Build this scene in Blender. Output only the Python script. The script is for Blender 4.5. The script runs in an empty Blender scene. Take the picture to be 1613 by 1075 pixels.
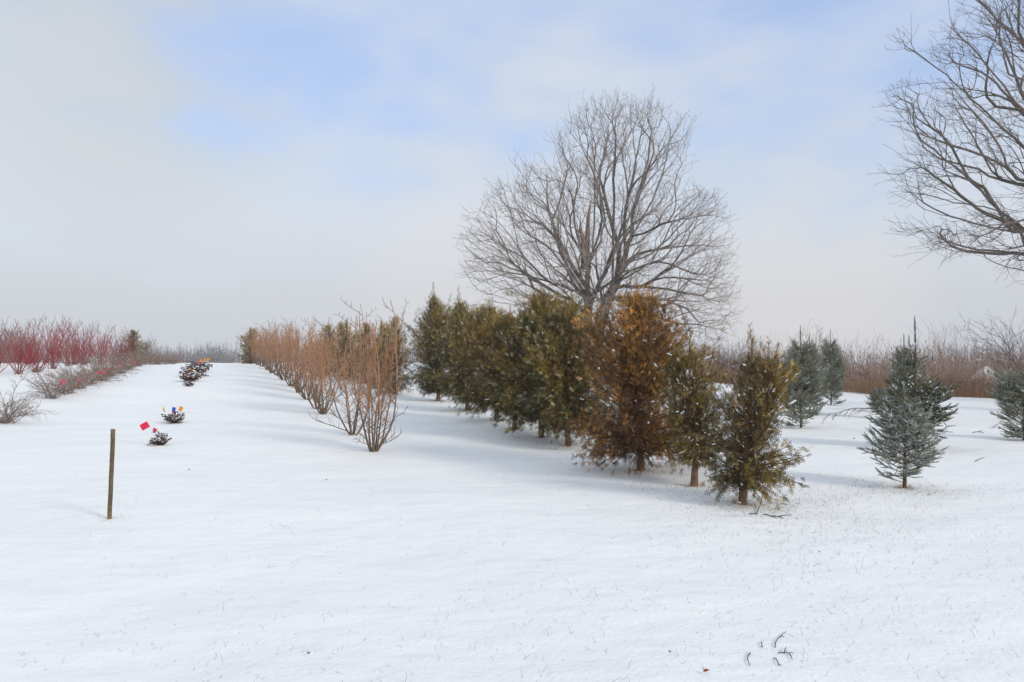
import bpy, math, random
import numpy as np
from mathutils import noise as mnoise
R = math.radians
sc = bpy.context.scene
col = sc.collection

# ------------------------------------------------------------------ camera
F = 1218.0; CX = 806.5; CY = 537.5; HOR = 563.0; EYE = 1.65
PITCH = math.atan((HOR-CY)/F)
cam = bpy.data.cameras.new('camera'); cam_o = bpy.data.objects.new('camera', cam); col.objects.link(cam_o)
cam.sensor_width = 36.0; cam.lens = 36.0*F/1613.0
cam.clip_start = 0.1; cam.clip_end = 9000
cam_o.location = (0, 0, EYE); cam_o.rotation_euler = (R(90)+PITCH, 0, 0)
sc.camera = cam_o
sc.view_settings.view_transform = 'Standard'; sc.view_settings.look = 'None'
sc.view_settings.exposure = 0.15; sc.view_settings.gamma = 1.0
sc.cycles.max_bounces = 6; sc.cycles.transparent_max_bounces = 8
sc.cycles.volume_bounces = 0

# ------------------------------------------------------------------ sun and sky
SUN_EL = R(27); SUN_DIR = np.array((0.80, -0.60))        # horizontal direction towards the sun
sl = bpy.data.lights.new('sun', 'SUN'); so = bpy.data.objects.new('sun', sl); col.objects.link(so)
sl.energy = 1.7; sl.angle = R(13.0); sl.color = (1.0, 0.91, 0.80)
sv = np.array((SUN_DIR[0]*math.cos(SUN_EL), SUN_DIR[1]*math.cos(SUN_EL), math.sin(SUN_EL)))
from mathutils import Vector
so.rotation_euler = Vector(sv).to_track_quat('Z', 'Y').to_euler()

w = bpy.data.worlds.new('World'); sc.world = w; w.use_nodes = True
nt = w.node_tree; nt.nodes.clear()
def N(nt, t, **kw):
    n = nt.nodes.new(t)
    for k, v in kw.items():
        if k.startswith('i_'): n.inputs[k[2:]].default_value = v
        else: setattr(n, k, v)
    return n
L = nt.links.new
out = N(nt, 'ShaderNodeOutputWorld')
sky = N(nt, 'ShaderNodeTexSky', sky_type='NISHITA', sun_disc=False)
sky.sun_elevation = SUN_EL; sky.sun_rotation = math.atan2(SUN_DIR[0], SUN_DIR[1])
sky.air_density = 1.0; sky.dust_density = 1.0; sky.ozone_density = 1.2
bg1 = N(nt, 'ShaderNodeBackground'); bg1.inputs['Strength'].default_value = 0.15
L(sky.outputs[0], bg1.inputs[0])
tc = N(nt, 'ShaderNodeTexCoord')
sep = N(nt, 'ShaderNodeSeparateXYZ'); L(tc.outputs['Generated'], sep.inputs[0])
def M(op, a, b=None, c=None):
    n = N(nt, 'ShaderNodeMath', operation=op)
    for i, v in enumerate((a, b, c)):
        if v is None: continue
        if isinstance(v, (int, float)): n.inputs[i].default_value = v
        else: L(v, n.inputs[i])
    return n.outputs[0]
def noise_at(scale, detail, stretch=(1, 1, 2.2), rough=0.5, off=(0, 0, 0)):
    mp = N(nt, 'ShaderNodeMapping'); mp.inputs['Scale'].default_value = stretch; mp.inputs['Location'].default_value = off
    L(tc.outputs['Generated'], mp.inputs[0])
    n = N(nt, 'ShaderNodeTexNoise'); n.inputs['Scale'].default_value = scale; n.inputs['Detail'].default_value = detail
    n.inputs['Roughness'].default_value = rough
    L(mp.outputs[0], n.inputs['Vector']); return n.outputs[0]
def ray(px, py):
    dx = (px-CX)/F; dy = -(py-CY)/F
    v = np.array((dx, math.cos(PITCH)-dy*math.sin(PITCH), math.sin(PITCH)+dy*math.cos(PITCH)))
    return v
n1 = noise_at(2.6, 5, (1, 1, 2.4), 0.48, (3.1, 1.7, 0.4))
n2 = noise_at(7.0, 4, (1, 1, 2.0), 0.5, (1.1, 5.7, 2.4))
def blob(px, py, rad):       # soft patch of sky around a compass direction
    v = ray(px, py); v = v/np.linalg.norm(v)
    d = N(nt, 'ShaderNodeVectorMath', operation='DOT_PRODUCT'); d.inputs[1].default_value = tuple(v)
    nv = N(nt, 'ShaderNodeVectorMath', operation='NORMALIZE'); L(tc.outputs['Generated'], nv.inputs[0]); L(nv.outputs[0], d.inputs[0])
    c = math.cos(R(rad))
    mr = N(nt, 'ShaderNodeMapRange', interpolation_type='SMOOTHSTEP'); L(d.outputs['Value'], mr.inputs[0])
    mr.inputs[1].default_value = c; mr.inputs[2].default_value = 1.0; mr.clamp = True
    return mr.outputs[0]
# clear (blue) patches
hole = M('MAXIMUM', M('MULTIPLY', blob(450, -20, 13), 0.85), M('MULTIPLY', blob(370, 230, 6), 0.6))
hole = M('MAXIMUM', hole, M('MULTIPLY', blob(1290, 60, 24), 0.9))
hole = M('MAXIMUM', hole, M('MULTIPLY', blob(760, -80, 18), 0.75))
hole = M('MAXIMUM', hole, M('MULTIPLY', blob(1180, 330, 12), 0.5))
hole = M('MAXIMUM', hole, M('MULTIPLY', blob(520, 220, 11), 0.35))
nn = M('ADD', M('MULTIPLY', M('SUBTRACT', n1, 0.5), 2.3), M('MULTIPLY', M('SUBTRACT', n2, 0.5), 0.9))
cloud = M('SUBTRACT', M('ADD', 0.95, nn), M('MULTIPLY', hole, 0.62))
z = sep.outputs[2]
hz = N(nt, 'ShaderNodeMapRange', interpolation_type='SMOOTHSTEP'); L(z, hz.inputs[0])
hz.inputs[1].default_value = 0.02; hz.inputs[2].default_value = 0.26; hz.inputs[3].default_value = 1.0; hz.inputs[4].default_value = 0.0
cloud = M('ADD', cloud, M('MULTIPLY', hz.outputs[0], 0.6))
cm = N(nt, 'ShaderNodeMapRange'); L(cloud, cm.inputs[0])
cm.inputs[1].default_value = 0.0; cm.inputs[2].default_value = 1.15; cm.inputs[3].default_value = 0.55; cm.inputs[4].default_value = 0.96
# colour of the thin cloud: grey-blue at the horizon, paler higher, faintly warm patches
cr = N(nt, 'ShaderNodeValToRGB'); L(z, cr.inputs[0])
e = cr.color_ramp.elements
e[0].position = 0.0; e[0].color = (0.59, 0.625, 0.69, 1)
e[1].position = 0.5; e[1].color = (0.68, 0.745, 0.85, 1)
x = e.new(0.07); x.color = (0.63, 0.65, 0.695, 1)
x = e.new(0.16); x.color = (0.65, 0.69, 0.76, 1)
warm = N(nt, 'ShaderNodeMixRGB', blend_type='MIX'); warm.inputs[2].default_value = (0.76, 0.725, 0.72, 1)
wf = M('MULTIPLY', M('MAXIMUM', blob(1280, 470, 9), M('MULTIPLY', blob(760, 430, 12), 0.6)), 0.6); L(wf, warm.inputs[0]); L(cr.outputs[0], warm.inputs[1])
gr = N(nt, 'ShaderNodeMixRGB', blend_type='MIX'); gr.inputs[2].default_value = (0.60, 0.625, 0.65, 1)
L(M('MULTIPLY', blob(200, 90, 14), 0.9), gr.inputs[0]); L(warm.outputs[0], gr.inputs[1])
bg2 = N(nt, 'ShaderNodeBackground'); bg2.inputs['Strength'].default_value = 1.0; 
thin = N(nt, 'ShaderNodeMixRGB'); thin.inputs[1].default_value = (0.52, 0.66, 0.96, 1); L(gr.outputs[0], thin.inputs[2])
tf_ = N(nt, 'ShaderNodeMapRange', interpolation_type='SMOOTHSTEP'); L(cloud, tf_.inputs[0]); tf_.inputs[1].default_value = 0.0; tf_.inputs[2].default_value = 0.8; L(tf_.outputs[0], thin.inputs[0])
L(thin.outputs[0], bg2.inputs[0])
mx = N(nt, 'ShaderNodeMixShader'); L(cm.outputs[0], mx.inputs[0]); L(bg1.outputs[0], mx.inputs[1]); L(bg2.outputs[0], mx.inputs[2])
L(mx.outputs[0], out.inputs[0])

# ------------------------------------------------------------------ helpers
def sstep(a, b, x):
    t = np.clip((x-a)/(b-a), 0, 1); return t*t*(3-2*t)
def terrain(x, y):
    x = np.asarray(x, float); y = np.asarray(y, float)
    u = y-0.8*x
    z = 1.17*sstep(12, 62, u)
    r = np.sqrt(x*x+y*y)
    z = z-7.5*sstep(62, 170, r)*sstep(0, 30, y) - 1.5*sstep(38, 70, y)*sstep(0, 18, x)
    a = sstep(1.5, 4, r)*(1-sstep(60, 120, r))
    z = z+a*(0.018*np.sin(0.9*x+1.3*np.sin(0.35*y+0.4))+0.016*np.sin(0.75*y-0.5*x+0.8)+0.010*np.sin(1.9*x+1.1*y+2*np.sin(0.6*x))
             +0.006*np.sin(3.7*y-1.4*x+1.5*np.sin(1.1*x)))
    # gentle drifts
    z = z+0.05*np.exp(-(((x+1.1)/2.4)**2+((y-9.0)/1.3)**2))+0.05*a*np.sin(0.23*x-0.31*y+1.0)
    return z
def T(x, y): return float(terrain(x, y))
def P(px, py, Y):                # a point at depth Y seen at a pixel of the photo
    v = ray(px, py); return np.array((0, 0, EYE))+v*(Y/v[1])
def G(px, py, lo=2.0, hi=70.0):  # ground point under a pixel
    v = ray(px, py); v = v/v[1]
    prev = lo
    for s in np.arange(lo, hi, 0.1):
        p = v*s
        if EYE+p[2] < T(p[0], p[1]):
            return np.array((p[0], s, T(p[0], s)))
    s = hi
    return np.array((v[0]*s, s, T(v[0]*s, s)))
def GY(px, Y):
    x = (px-CX)/F*Y; return np.array((x, Y, T(x, Y)))
def hpx(Y, a, b): return Y*abs(a-b)/F

def nrm(v): return v/np.maximum(np.linalg.norm(v, axis=-1, keepdims=True), 1e-9)

class Geo:
    def __init__(s): s.v = []; s.f = {3: [], 4: []}; s.c = []; s.n = 0
    def add(s, v, f, c):
        """v (n,3), f list of arrays of faces (m,3)/(m,4), c colour (3,) or (n,3)"""
        v = np.asarray(v, np.float32)
        for a in (f if isinstance(f, list) else [f]):
            a = np.asarray(a)
            if len(a): s.f[a.shape[1]].append(a+s.n)
        s.v.append(v); s.n += len(v)
        c = np.asarray(c, np.float32)
        s.c.append(np.broadcast_to(c, (len(v), 3)) if c.ndim == 1 else c)
    def segs(s, p0, p1, r0, r1, c0, c1=None, k=3, d0=None, d1=None, cap=False):
        p0 = np.asarray(p0, float); p1 = np.asarray(p1, float); m = len(p0)
        if not m: return
        d = nrm(p1-p0); d0 = d if d0 is None else nrm(np.asarray(d0, float)); d1 = d if d1 is None else nrm(np.asarray(d1, float))
        r0 = np.broadcast_to(np.asarray(r0, float), (m,)); r1 = np.broadcast_to(np.asarray(r1, float), (m,))
        c1 = c0 if c1 is None else c1
        c0 = np.broadcast_to(np.asarray(c0, float), (m, 3)); c1 = np.broadcast_to(np.asarray(c1, float), (m, 3))
        ref = np.array((0.28, 0.955, 0.08)); a = np.arange(k)*2*np.pi/k
        def ring(p, dd, r):
            u = nrm(np.cross(dd, ref)); vv = np.cross(dd, u)
            return p[:, None, :]+r[:, None, None]*(np.cos(a)[None, :, None]*u[:, None, :]+np.sin(a)[None, :, None]*vv[:, None, :])
        V = np.concatenate([ring(p0, d0, r0), ring(p1, d1, r1)], 1).reshape(-1, 3)
        b = (np.arange(m)*2*k)[:, None]; i = np.arange(k); j = (i+1) % k
        f = np.stack([b+i, b+j, b+j+k, b+i+k], -1).reshape(-1, 4)
        C = np.concatenate([np.repeat(c0[:, None], k, 1), np.repeat(c1[:, None], k, 1)], 1).reshape(-1, 3)
        fs = [f]
        if cap:
            for q in range(1, k-1): fs.append(np.stack([b[:, 0]+k, b[:, 0]+k+q, b[:, 0]+k+q+1], -1))
        s.add(V, fs, C)
    def poly(s, pts, r, c, k=5, cap=True):
        pts = np.asarray(pts, float); n = len(pts)
        r = np.broadcast_to(np.asarray(r, float), (n,)); c = np.asarray(c, float); c = np.broadcast_to(c, (n, 3))
        d = np.empty_like(pts); d[1:-1] = pts[2:]-pts[:-2]; d[0] = pts[1]-pts[0]; d[-1] = pts[-1]-pts[-2]
        s.segs(pts[:-1], pts[1:], r[:-1], r[1:], c[:-1], c[1:], k, d[:-1], d[1:], cap=cap)
    def inst(s, tv, tf, mats, trans, c, shade=None):
        m = len(mats); n = len(tv)
        if not m: return
        V = (np.einsum('mij,nj->mni', mats, tv)+trans[:, None, :]).reshape(-1, 3)
        off = (np.arange(m)*n)[:, None, None]
        C = np.repeat(np.broadcast_to(np.asarray(c, float), (m, 3)), n, 0)
        if shade is not None: C = C*np.tile(shade, m)[:, None]
        s.add(V, [(np.asarray(f)[None]+off).reshape(-1, np.asarray(f).shape[1]) for f in tf], C)
    def build(s, name, mat, parent=None, smooth=False, origin=None):
        me = bpy.data.meshes.new(name)
        V = np.concatenate(s.v); C = np.concatenate(s.c)
        if origin is not None: V = V-np.asarray(origin, np.float32)
        t = np.concatenate(s.f[3]) if s.f[3] else np.zeros((0, 3), int)
        q = np.concatenate(s.f[4]) if s.f[4] else np.zeros((0, 4), int)
        me.vertices.add(len(V)); me.vertices.foreach_set('co', V.astype(np.float32).ravel())
        li = np.concatenate([t.ravel(), q.ravel()]).astype(np.int32)
        me.loops.add(len(li)); me.loops.foreach_set('vertex_index', li)
        ls = np.concatenate([np.arange(len(t))*3, len(t)*3+np.arange(len(q))*4]).astype(np.int32)
        me.polygons.add(len(ls)); me.polygons.foreach_set('loop_start', ls)
        me.polygons.foreach_set('use_smooth', np.full(len(ls), smooth))
        me.update(calc_edges=True)
        at = me.attributes.new('tint', 'FLOAT_COLOR', 'POINT')
        at.data.foreach_set('color', np.concatenate([C, np.ones((len(C), 1))], 1).astype(np.float32).ravel())
        me.materials.append(mat)
        o = bpy.data.objects.new(name, me); col.objects.link(o)
        if parent: o.parent = parent
        elif origin is not None: o.location = tuple(float(a) for a in origin)
        return o
def tag(o, label=None, cat=None, group=None, kind=None):
    for k, v in (('label', label), ('category', cat), ('group', group), ('kind', kind)):
        if v: o[k] = v
    return o
def empty(name, loc, label, cat, group=None, rz=0, s=1):
    o = bpy.data.objects.new(name, None); col.objects.link(o); o.location = tuple(float(a) for a in loc); o.rotation_euler = (0, 0, rz)
    o.scale = (s, s, s) if np.isscalar(s) else s; o.empty_display_size = 0.2
    return tag(o, label, cat, group)
def copy_tree(o, loc, rz, s, label, group=None, name=None):
    c = o.copy(); col.objects.link(c); c.location = tuple(float(a) for a in loc); c.rotation_euler = (0, 0, rz)
    c.scale = (s, s, s) if np.isscalar(s) else s; c['label'] = label
    if group: c['group'] = group
    for ch in list(o.children):
        d = ch.copy(); col.objects.link(d); d.parent = c
    return c
def rotz(a): c, s = np.cos(a), np.sin(a); return np.array([[c, -s, 0], [s, c, 0], [0, 0, 1.0]])
def frames(fwd, up):
    """matrices whose Y column is fwd, Z roughly up"""
    f = nrm(fwd); x = nrm(np.cross(f, up)); zc = np.cross(x, f)
    return np.stack([x, f, zc], -1)
def rnd_dirs(rg, n):
    v = rg.normal(size=(n, 3)); return nrm(v)

# ------------------------------------------------------------------ materials
def mat_tint(name, rough=0.85, nscale=30, namt=0.35, bump=0.0, trans=0.0, spec=0.2):
    m = bpy.data.materials.new(name); m.use_nodes = True; t = m.node_tree; b = t.nodes['Principled BSDF']
    a = N(t, 'ShaderNodeAttribute', attribute_name='tint')
    tcn = N(t, 'ShaderNodeTexCoord')
    n = N(t, 'ShaderNodeTexNoise'); n.inputs['Scale'].default_value = nscale; n.inputs['Detail'].default_value = 4
    t.links.new(tcn.outputs['Object'], n.inputs['Vector'])
    mr = N(t, 'ShaderNodeMapRange'); mr.inputs[1].default_value = 0.25; mr.inputs[2].default_value = 0.75
    mr.inputs[3].default_value = 1-namt; mr.inputs[4].default_value = 1+namt; t.links.new(n.outputs[0], mr.inputs[0])
    mu = N(t, 'ShaderNodeVectorMath', operation='SCALE'); t.links.new(a.outputs['Color'], mu.inputs[0]); t.links.new(mr.outputs[0], mu.inputs['Scale'])
    t.links.new(mu.outputs[0], b.inputs['Base Color'])
    b.inputs['Roughness'].default_value = rough; b.inputs['Specular IOR Level'].default_value = spec
    if bump:
        bp = N(t, 'ShaderNodeBump'); bp.inputs['Strength'].default_value = bump; bp.inputs['Distance'].default_value = 0.02
        t.links.new(n.outputs[0], bp.inputs['Height']); t.links.new(bp.outputs[0], b.inputs['Normal'])
    if trans:
        o = [q for q in t.nodes if q.type == 'OUTPUT_MATERIAL'][0]
        tr = N(t, 'ShaderNodeBsdfTranslucent'); t.links.new(mu.outputs[0], tr.inputs[0])
        ms = N(t, 'ShaderNodeMixShader'); ms.inputs[0].default_value = trans
        t.links.new(b.outputs[0], ms.inputs[1]); t.links.new(tr.outputs[0], ms.inputs[2]); t.links.new(ms.outputs[0], o.inputs[0])
    return m
BARK = mat_tint('bark', nscale=14, namt=0.4, bump=0.6)
TWIG = mat_tint('twig', nscale=20, namt=0.2)
LEAF = mat_tint('foliage', nscale=45, namt=0.6, trans=0.15)
NEEDLE = mat_tint('needles', nscale=40, namt=0.45, trans=0.1)
CLOTH = mat_tint('flag_plastic', rough=0.5, nscale=5, namt=0.05, trans=0.35, spec=0.4)
SNOWB = mat_tint('snow_clump', rough=0.7, nscale=30, namt=0.04)
SNOWC = (0.84, 0.87, 0.91)
def mat_ground():
    m = bpy.data.materials.new('snow'); m.use_nodes = True; t = m.node_tree; b = t.nodes['Principled BSDF']
    g = N(t, 'ShaderNodeNewGeometry')
    def nz(scale, det, st=(1, 1, 1), rot=0, r=0.55):
        mp = N(t, 'ShaderNodeMapping'); mp.inputs['Scale'].default_value = st; mp.inputs['Rotation'].default_value = (0, 0, rot)
        t.links.new(g.outputs['Position'], mp.inputs[0])
        n = N(t, 'ShaderNodeTexNoise'); n.inputs['Scale'].default_value = scale; n.inputs['Detail'].default_value = det; n.inputs['Roughness'].default_value = r
        t.links.new(mp.outputs[0], n.inputs['Vector']); return n.outputs[0]
    a = nz(0.55, 3, (1, 1.8, 1), 0.5); d = nz(2.6, 5, (1, 1.4, 1), 0.6); f = nz(28, 5); f2 = nz(140, 3)
    mix = N(t, 'ShaderNodeMixRGB'); mix.inputs[1].default_value = (0.855, 0.865, 0.855, 1); mix.inputs[2].default_value = (0.89, 0.895, 0.88, 1)
    mr = N(t, 'ShaderNodeMapRange'); mr.inputs[1].default_value = 0.35; mr.inputs[2].default_value = 0.65; t.links.new(a, mr.inputs[0]); t.links.new(mr.outputs[0], mix.inputs[0])
    # thin snow where the turf shows through as faint brownish freckles
    fr = N(t, 'ShaderNodeMapRange', interpolation_type='SMOOTHSTEP'); fr.inputs[1].default_value = 0.68; fr.inputs[2].default_value = 0.80; t.links.new(nz(9, 6, r=0.7), fr.inputs[0])
    m2 = N(t, 'ShaderNodeMixRGB'); m2.inputs[2].default_value = (0.55, 0.52, 0.47, 1)
    sc_ = N(t, 'ShaderNodeMath', operation='MULTIPLY'); sc_.inputs[1].default_value = 0.35; t.links.new(fr.outputs[0], sc_.inputs[0])
    t.links.new(sc_.outputs[0], m2.inputs[0]); t.links.new(mix.outputs[0], m2.inputs[1]); t.links.new(m2.outputs[0], b.inputs['Base Color'])
    b.inputs['Roughness'].default_value = 0.65; b.inputs['Specular IOR Level'].default_value = 0.25
    last = None
    for src, dist, st in ((a, 0.20, 0.4), (d, 0.045, 0.5), (f, 0.012, 0.55), (f2, 0.003, 0.5)):
        bp = N(t, 'ShaderNodeBump'); bp.inputs['Strength'].default_value = st; bp.inputs['Distance'].default_value = dist
        t.links.new(src, bp.inputs['Height'])
        if last: t.links.new(last.outputs[0], bp.inputs['Normal'])
        last = bp
    t.links.new(last.outputs[0], b.inputs['Normal'])
    return m

# ------------------------------------------------------------------ ground
def build_ground():
    th = np.concatenate([np.linspace(-48, 48, 420), np.linspace(48, 312, 90)[1:-1]])*np.pi/180
    rr = np.geomspace(0.4, 4000, 560)
    A, Rr = np.meshgrid(th, rr)
    X = np.sin(A)*Rr; Y = np.cos(A)*Rr
    V = np.stack([X, Y, terrain(X, Y)], -1).reshape(-1, 3)
    n = len(th); i = np.arange(len(rr)-1)[:, None]*n; j = np.arange(n)[None]; j2 = (j+1) % n
    f = np.stack([i+j, i+n+j, i+n+j2, i+j2], -1).reshape(-1, 4)[:, ::-1]
    g = Geo(); V = np.concatenate([V, [[0, 0, T(0, 0)]]]); c = len(V)-1
    tri = np.stack([np.full(n, c), j2[0], j[0]], -1)
    g.add(V, [f, tri], (1, 1, 1))
    o = g.build('ground', mat_ground(), smooth=True); tag(o, kind='structure'); return o
build_ground()

# ------------------------------------------------------------------ bare trees grown through a volume of points
class Skel:
    def __init__(s): s.p = []; s.par = []; s.dir = []; s.path = []; s.tier = []
    def node(s, p, par, tier=0):
        p = np.asarray(p, float)
        if par < 0: s.dir.append(np.array((0, 0, 1.0))); s.path.append(0.0)
        else:
            d = p-s.p[par]; l = np.linalg.norm(d); s.dir.append(d/max(l, 1e-6)); s.path.append(s.path[par]+l)
        s.p.append(p); s.par.append(par); s.tier.append(tier); return len(s.p)-1
    def line(s, pts, par, tier=0, sub=3, wob=0.0, rg=None):
        """smooth polyline through pts starting at node par"""
        pts = [np.asarray(p, float) for p in pts]
        base = [s.p[par]]+pts if par >= 0 else pts
        ids = []; last = par
        if par < 0: last = s.node(pts[0], -1, tier); ids.append(last)
        for k in range(len(base)-1):
            a, b = base[k], base[k+1]; pa = base[k-1] if k else a-(b-a); pb = base[k+2] if k+2 < len(base) else b+(b-a)
            for q in range(1, sub+1):
                t = q/sub
                v = 0.5*((2*a)+(b-pa)*t+(2*pa-5*a+4*b-pb)*t*t+(-pa+3*a-3*b+pb)*t**3)
                if wob: v = v+rg.normal(size=3)*wob
                last = s.node(v, last, tier); ids.append(last)
        return ids
    def grow(s, pts, lam, ang, step, tier, rg, curve=0.45, jit=0.05, hub=None, rb=0.0, upb=0.0):
        cap = len(s.p)+len(pts)*8
        Pp = np.zeros((cap, 3)); Dd = np.zeros((cap, 3)); Pa = np.zeros(cap); n = len(s.p)
        Pp[:n] = s.p; Dd[:n] = s.dir; Pa[:n] = s.path
        d0 = np.min(np.linalg.norm(pts[:, None, :]-Pp[None, :n, :], axis=2), 1) if len(pts)*n < 4e7 else rg.random(len(pts))
        for p in pts[np.argsort(d0)]:
            v = p-Pp[:n]; d = np.sqrt((v*v).sum(1))+1e-6
            cs = (v*Dd[:n]).sum(1)/d
            if hub is not None:
                h_ = p-hub; h_ = h_/(np.linalg.norm(h_)+1e-6); cr_ = (v@h_)/d
                cost = d*(1+ang*(1-cs)+rb*(1-cr_))+lam*Pa[:n]
            else: cost = d*(1+ang*(1-cs))+lam*Pa[:n]
            q = int(np.argmin(cost)); dist = d[q]
            if dist < step*0.4: continue
            m = min(7, max(1, int(round(dist/step))))
            a = Pp[q]; ctrl = a+(Dd[q]*(0.6)+v[q]/dist*0.4+np.array((0, 0, upb)))*dist*curve
            last = q
            for k in range(1, m+1):
                t = k/m; x = (1-t)**2*a+2*t*(1-t)*ctrl+t*t*p
                if k < m: x = x+rg.normal(size=3)*jit*dist/m
                else: x = x+rg.normal(size=3)*jit*0.3*dist
                last = s.node(x, last, tier)
                Pp[n] = s.p[-1]; Dd[n] = s.dir[-1]; Pa[n] = s.path[-1]; n += 1
                if n >= cap-1: return
    def radii(s, tip, trunk_r, lo=1.6, hi=4.5):
        par = np.array(s.par); n = len(par)
        def run(e):
            acc = np.zeros(n); cnt = np.zeros(n)
            for i in range(n-1, -1, -1):
                if cnt[i] == 0: acc[i] = tip**e
                if par[i] >= 0: acc[par[i]] += acc[i]; cnt[par[i]] += 1
            return acc**(1/e)
        for _ in range(12):
            e = (lo+hi)/2; r = run(e)
            if r[0] > trunk_r: lo = e
            else: hi = e
        return r
    def mesh(s, geos, r, colf, k_of, sel):
        """geos[idx] gets edges whose sel == idx"""
        p = np.array(s.p); par = np.array(s.par); n = len(p)
        child_main = np.full(n, -1)
        best = np.zeros(n)
        for i in range(1, n):
            q = par[i]
            if q >= 0 and r[i] > best[q]: best[q] = r[i]; child_main[q] = i
        has = child_main >= 0
        D = np.array(s.dir); Dn = D.copy(); Dn[has] = nrm(D[has]+D[child_main[has]])
        idx = np.where(par >= 0)[0]; q = par[idx]
        main = child_main[q] == idx
        d0 = np.where(main[:, None], Dn[q], D[idx]); r0 = np.where(main, r[q], np.minimum(r[q], r[idx]*1.25))
        C = colf(p, r)
        for gi, g in enumerate(geos):
            for k in (3, 5, 8):
                m = (sel[idx] == gi) & (k_of(r[idx]) == k)
                if m.any(): g.segs(p[q[m]], p[idx[m]], r0[m], r[idx[m]], C[q[m]], C[idx[m]], k, d0[m], Dn[idx[m]])

def twig_template(rg, levels=2, spread=0.55, nseg=3):
    """a small forking twig of unit length along +Y: segments p0,p1,r0,r1"""
    S = []
    def go(p, d, l, r, lv):
        for k in range(nseg):
            d = nrm(d+rg.normal(size=3)*0.09+np.array((0, 0.03, 0.06))); q = p+d*l/nseg
            S.append((p, q, r, r*0.8)); r *= 0.8; p = q
            if lv > 0:
                for sgn in ((-1, 1) if k == nseg-1 else (rg.choice([-1, 1]),)):
                    ax = nrm(np.cross(d, rg.normal(size=3)))
                    go(p, nrm(d+ax*spread*sgn*rg.uniform(0.7, 1.4)), l*rg.uniform(0.4, 0.62), r*0.8, lv-1)
    go(np.zeros(3), np.array((0, 1.0, 0)), 0.62, 1.0, levels)
    return [np.array(a) for a in zip(*S)]
def twigs_on(g, pos, dirs, size, rad, colr, rg, temps, k=3):
    n = len(pos)
    if n == 0: return
    which = rg.integers(0, len(temps), n)
    size = np.broadcast_to(size, (n,))*rg.uniform(0.7, 1.25, n)
    Mx = frames(dirs, rnd_dirs(rg, n))
    colr = np.broadcast_to(np.asarray(colr, float), (n, 3))*rg.uniform(0.8, 1.2, (n, 1))
    for ti, (a, b, ra, rb) in enumerate(temps):
        m = which == ti
        if not m.any(): continue
        A = np.einsum('mij,nj->mni', Mx[m]*size[m][:, None, None], a)+pos[m][:, None]
        B = np.einsum('mij,nj->mni', Mx[m]*size[m][:, None, None], b)+pos[m][:, None]
        mm = m.sum(); ns = len(a)
        g.segs(A.reshape(-1, 3), B.reshape(-1, 3), np.tile(ra*rad, mm), np.tile(rb*rad, mm), np.repeat(colr[m], ns, 0), None, k)
RG0 = np.random.default_rng(5)
TW = [twig_template(RG0, 2) for _ in range(6)]
TW1 = [twig_template(RG0, 1, nseg=4) for _ in range(5)]

def in_poly(poly, x, y):
    poly = np.array(poly, float); c = np.zeros(len(x), bool); j = len(poly)-1
    for i in range(len(poly)):
        xi, yi = poly[i]; xj, yj = poly[j]
        m = ((yi > y) != (yj > y)) & (x < (xj-xi)*(y-yi)/(yj-yi+1e-9)+xi); c ^= m; j = i
    return c
def crown_points(poly, Y, depth, n, rg, cx, cy, rx, ry, shell=0.0):
    poly = np.array(poly); lo = poly.min(0); hi = poly.max(0); P_ = []
    while len(P_) < n:
        x = rg.uniform(lo[0], hi[0], 400); y = rg.uniform(lo[1], hi[1], 400)
        for a, b in zip(*(q[in_poly(poly, x, y)] for q in (x, y))):
            e = ((a-cx)/rx)**2+((b-cy)/ry)**2
            h = depth*math.sqrt(max(0.12, 1-e*0.9))
            u = rg.uniform(-1, 1); u = math.copysign(abs(u)**(1-shell*0.5), u)
            P_.append(P(a, b, Y+u*h))
    return np.array(P_[:n])

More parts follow.
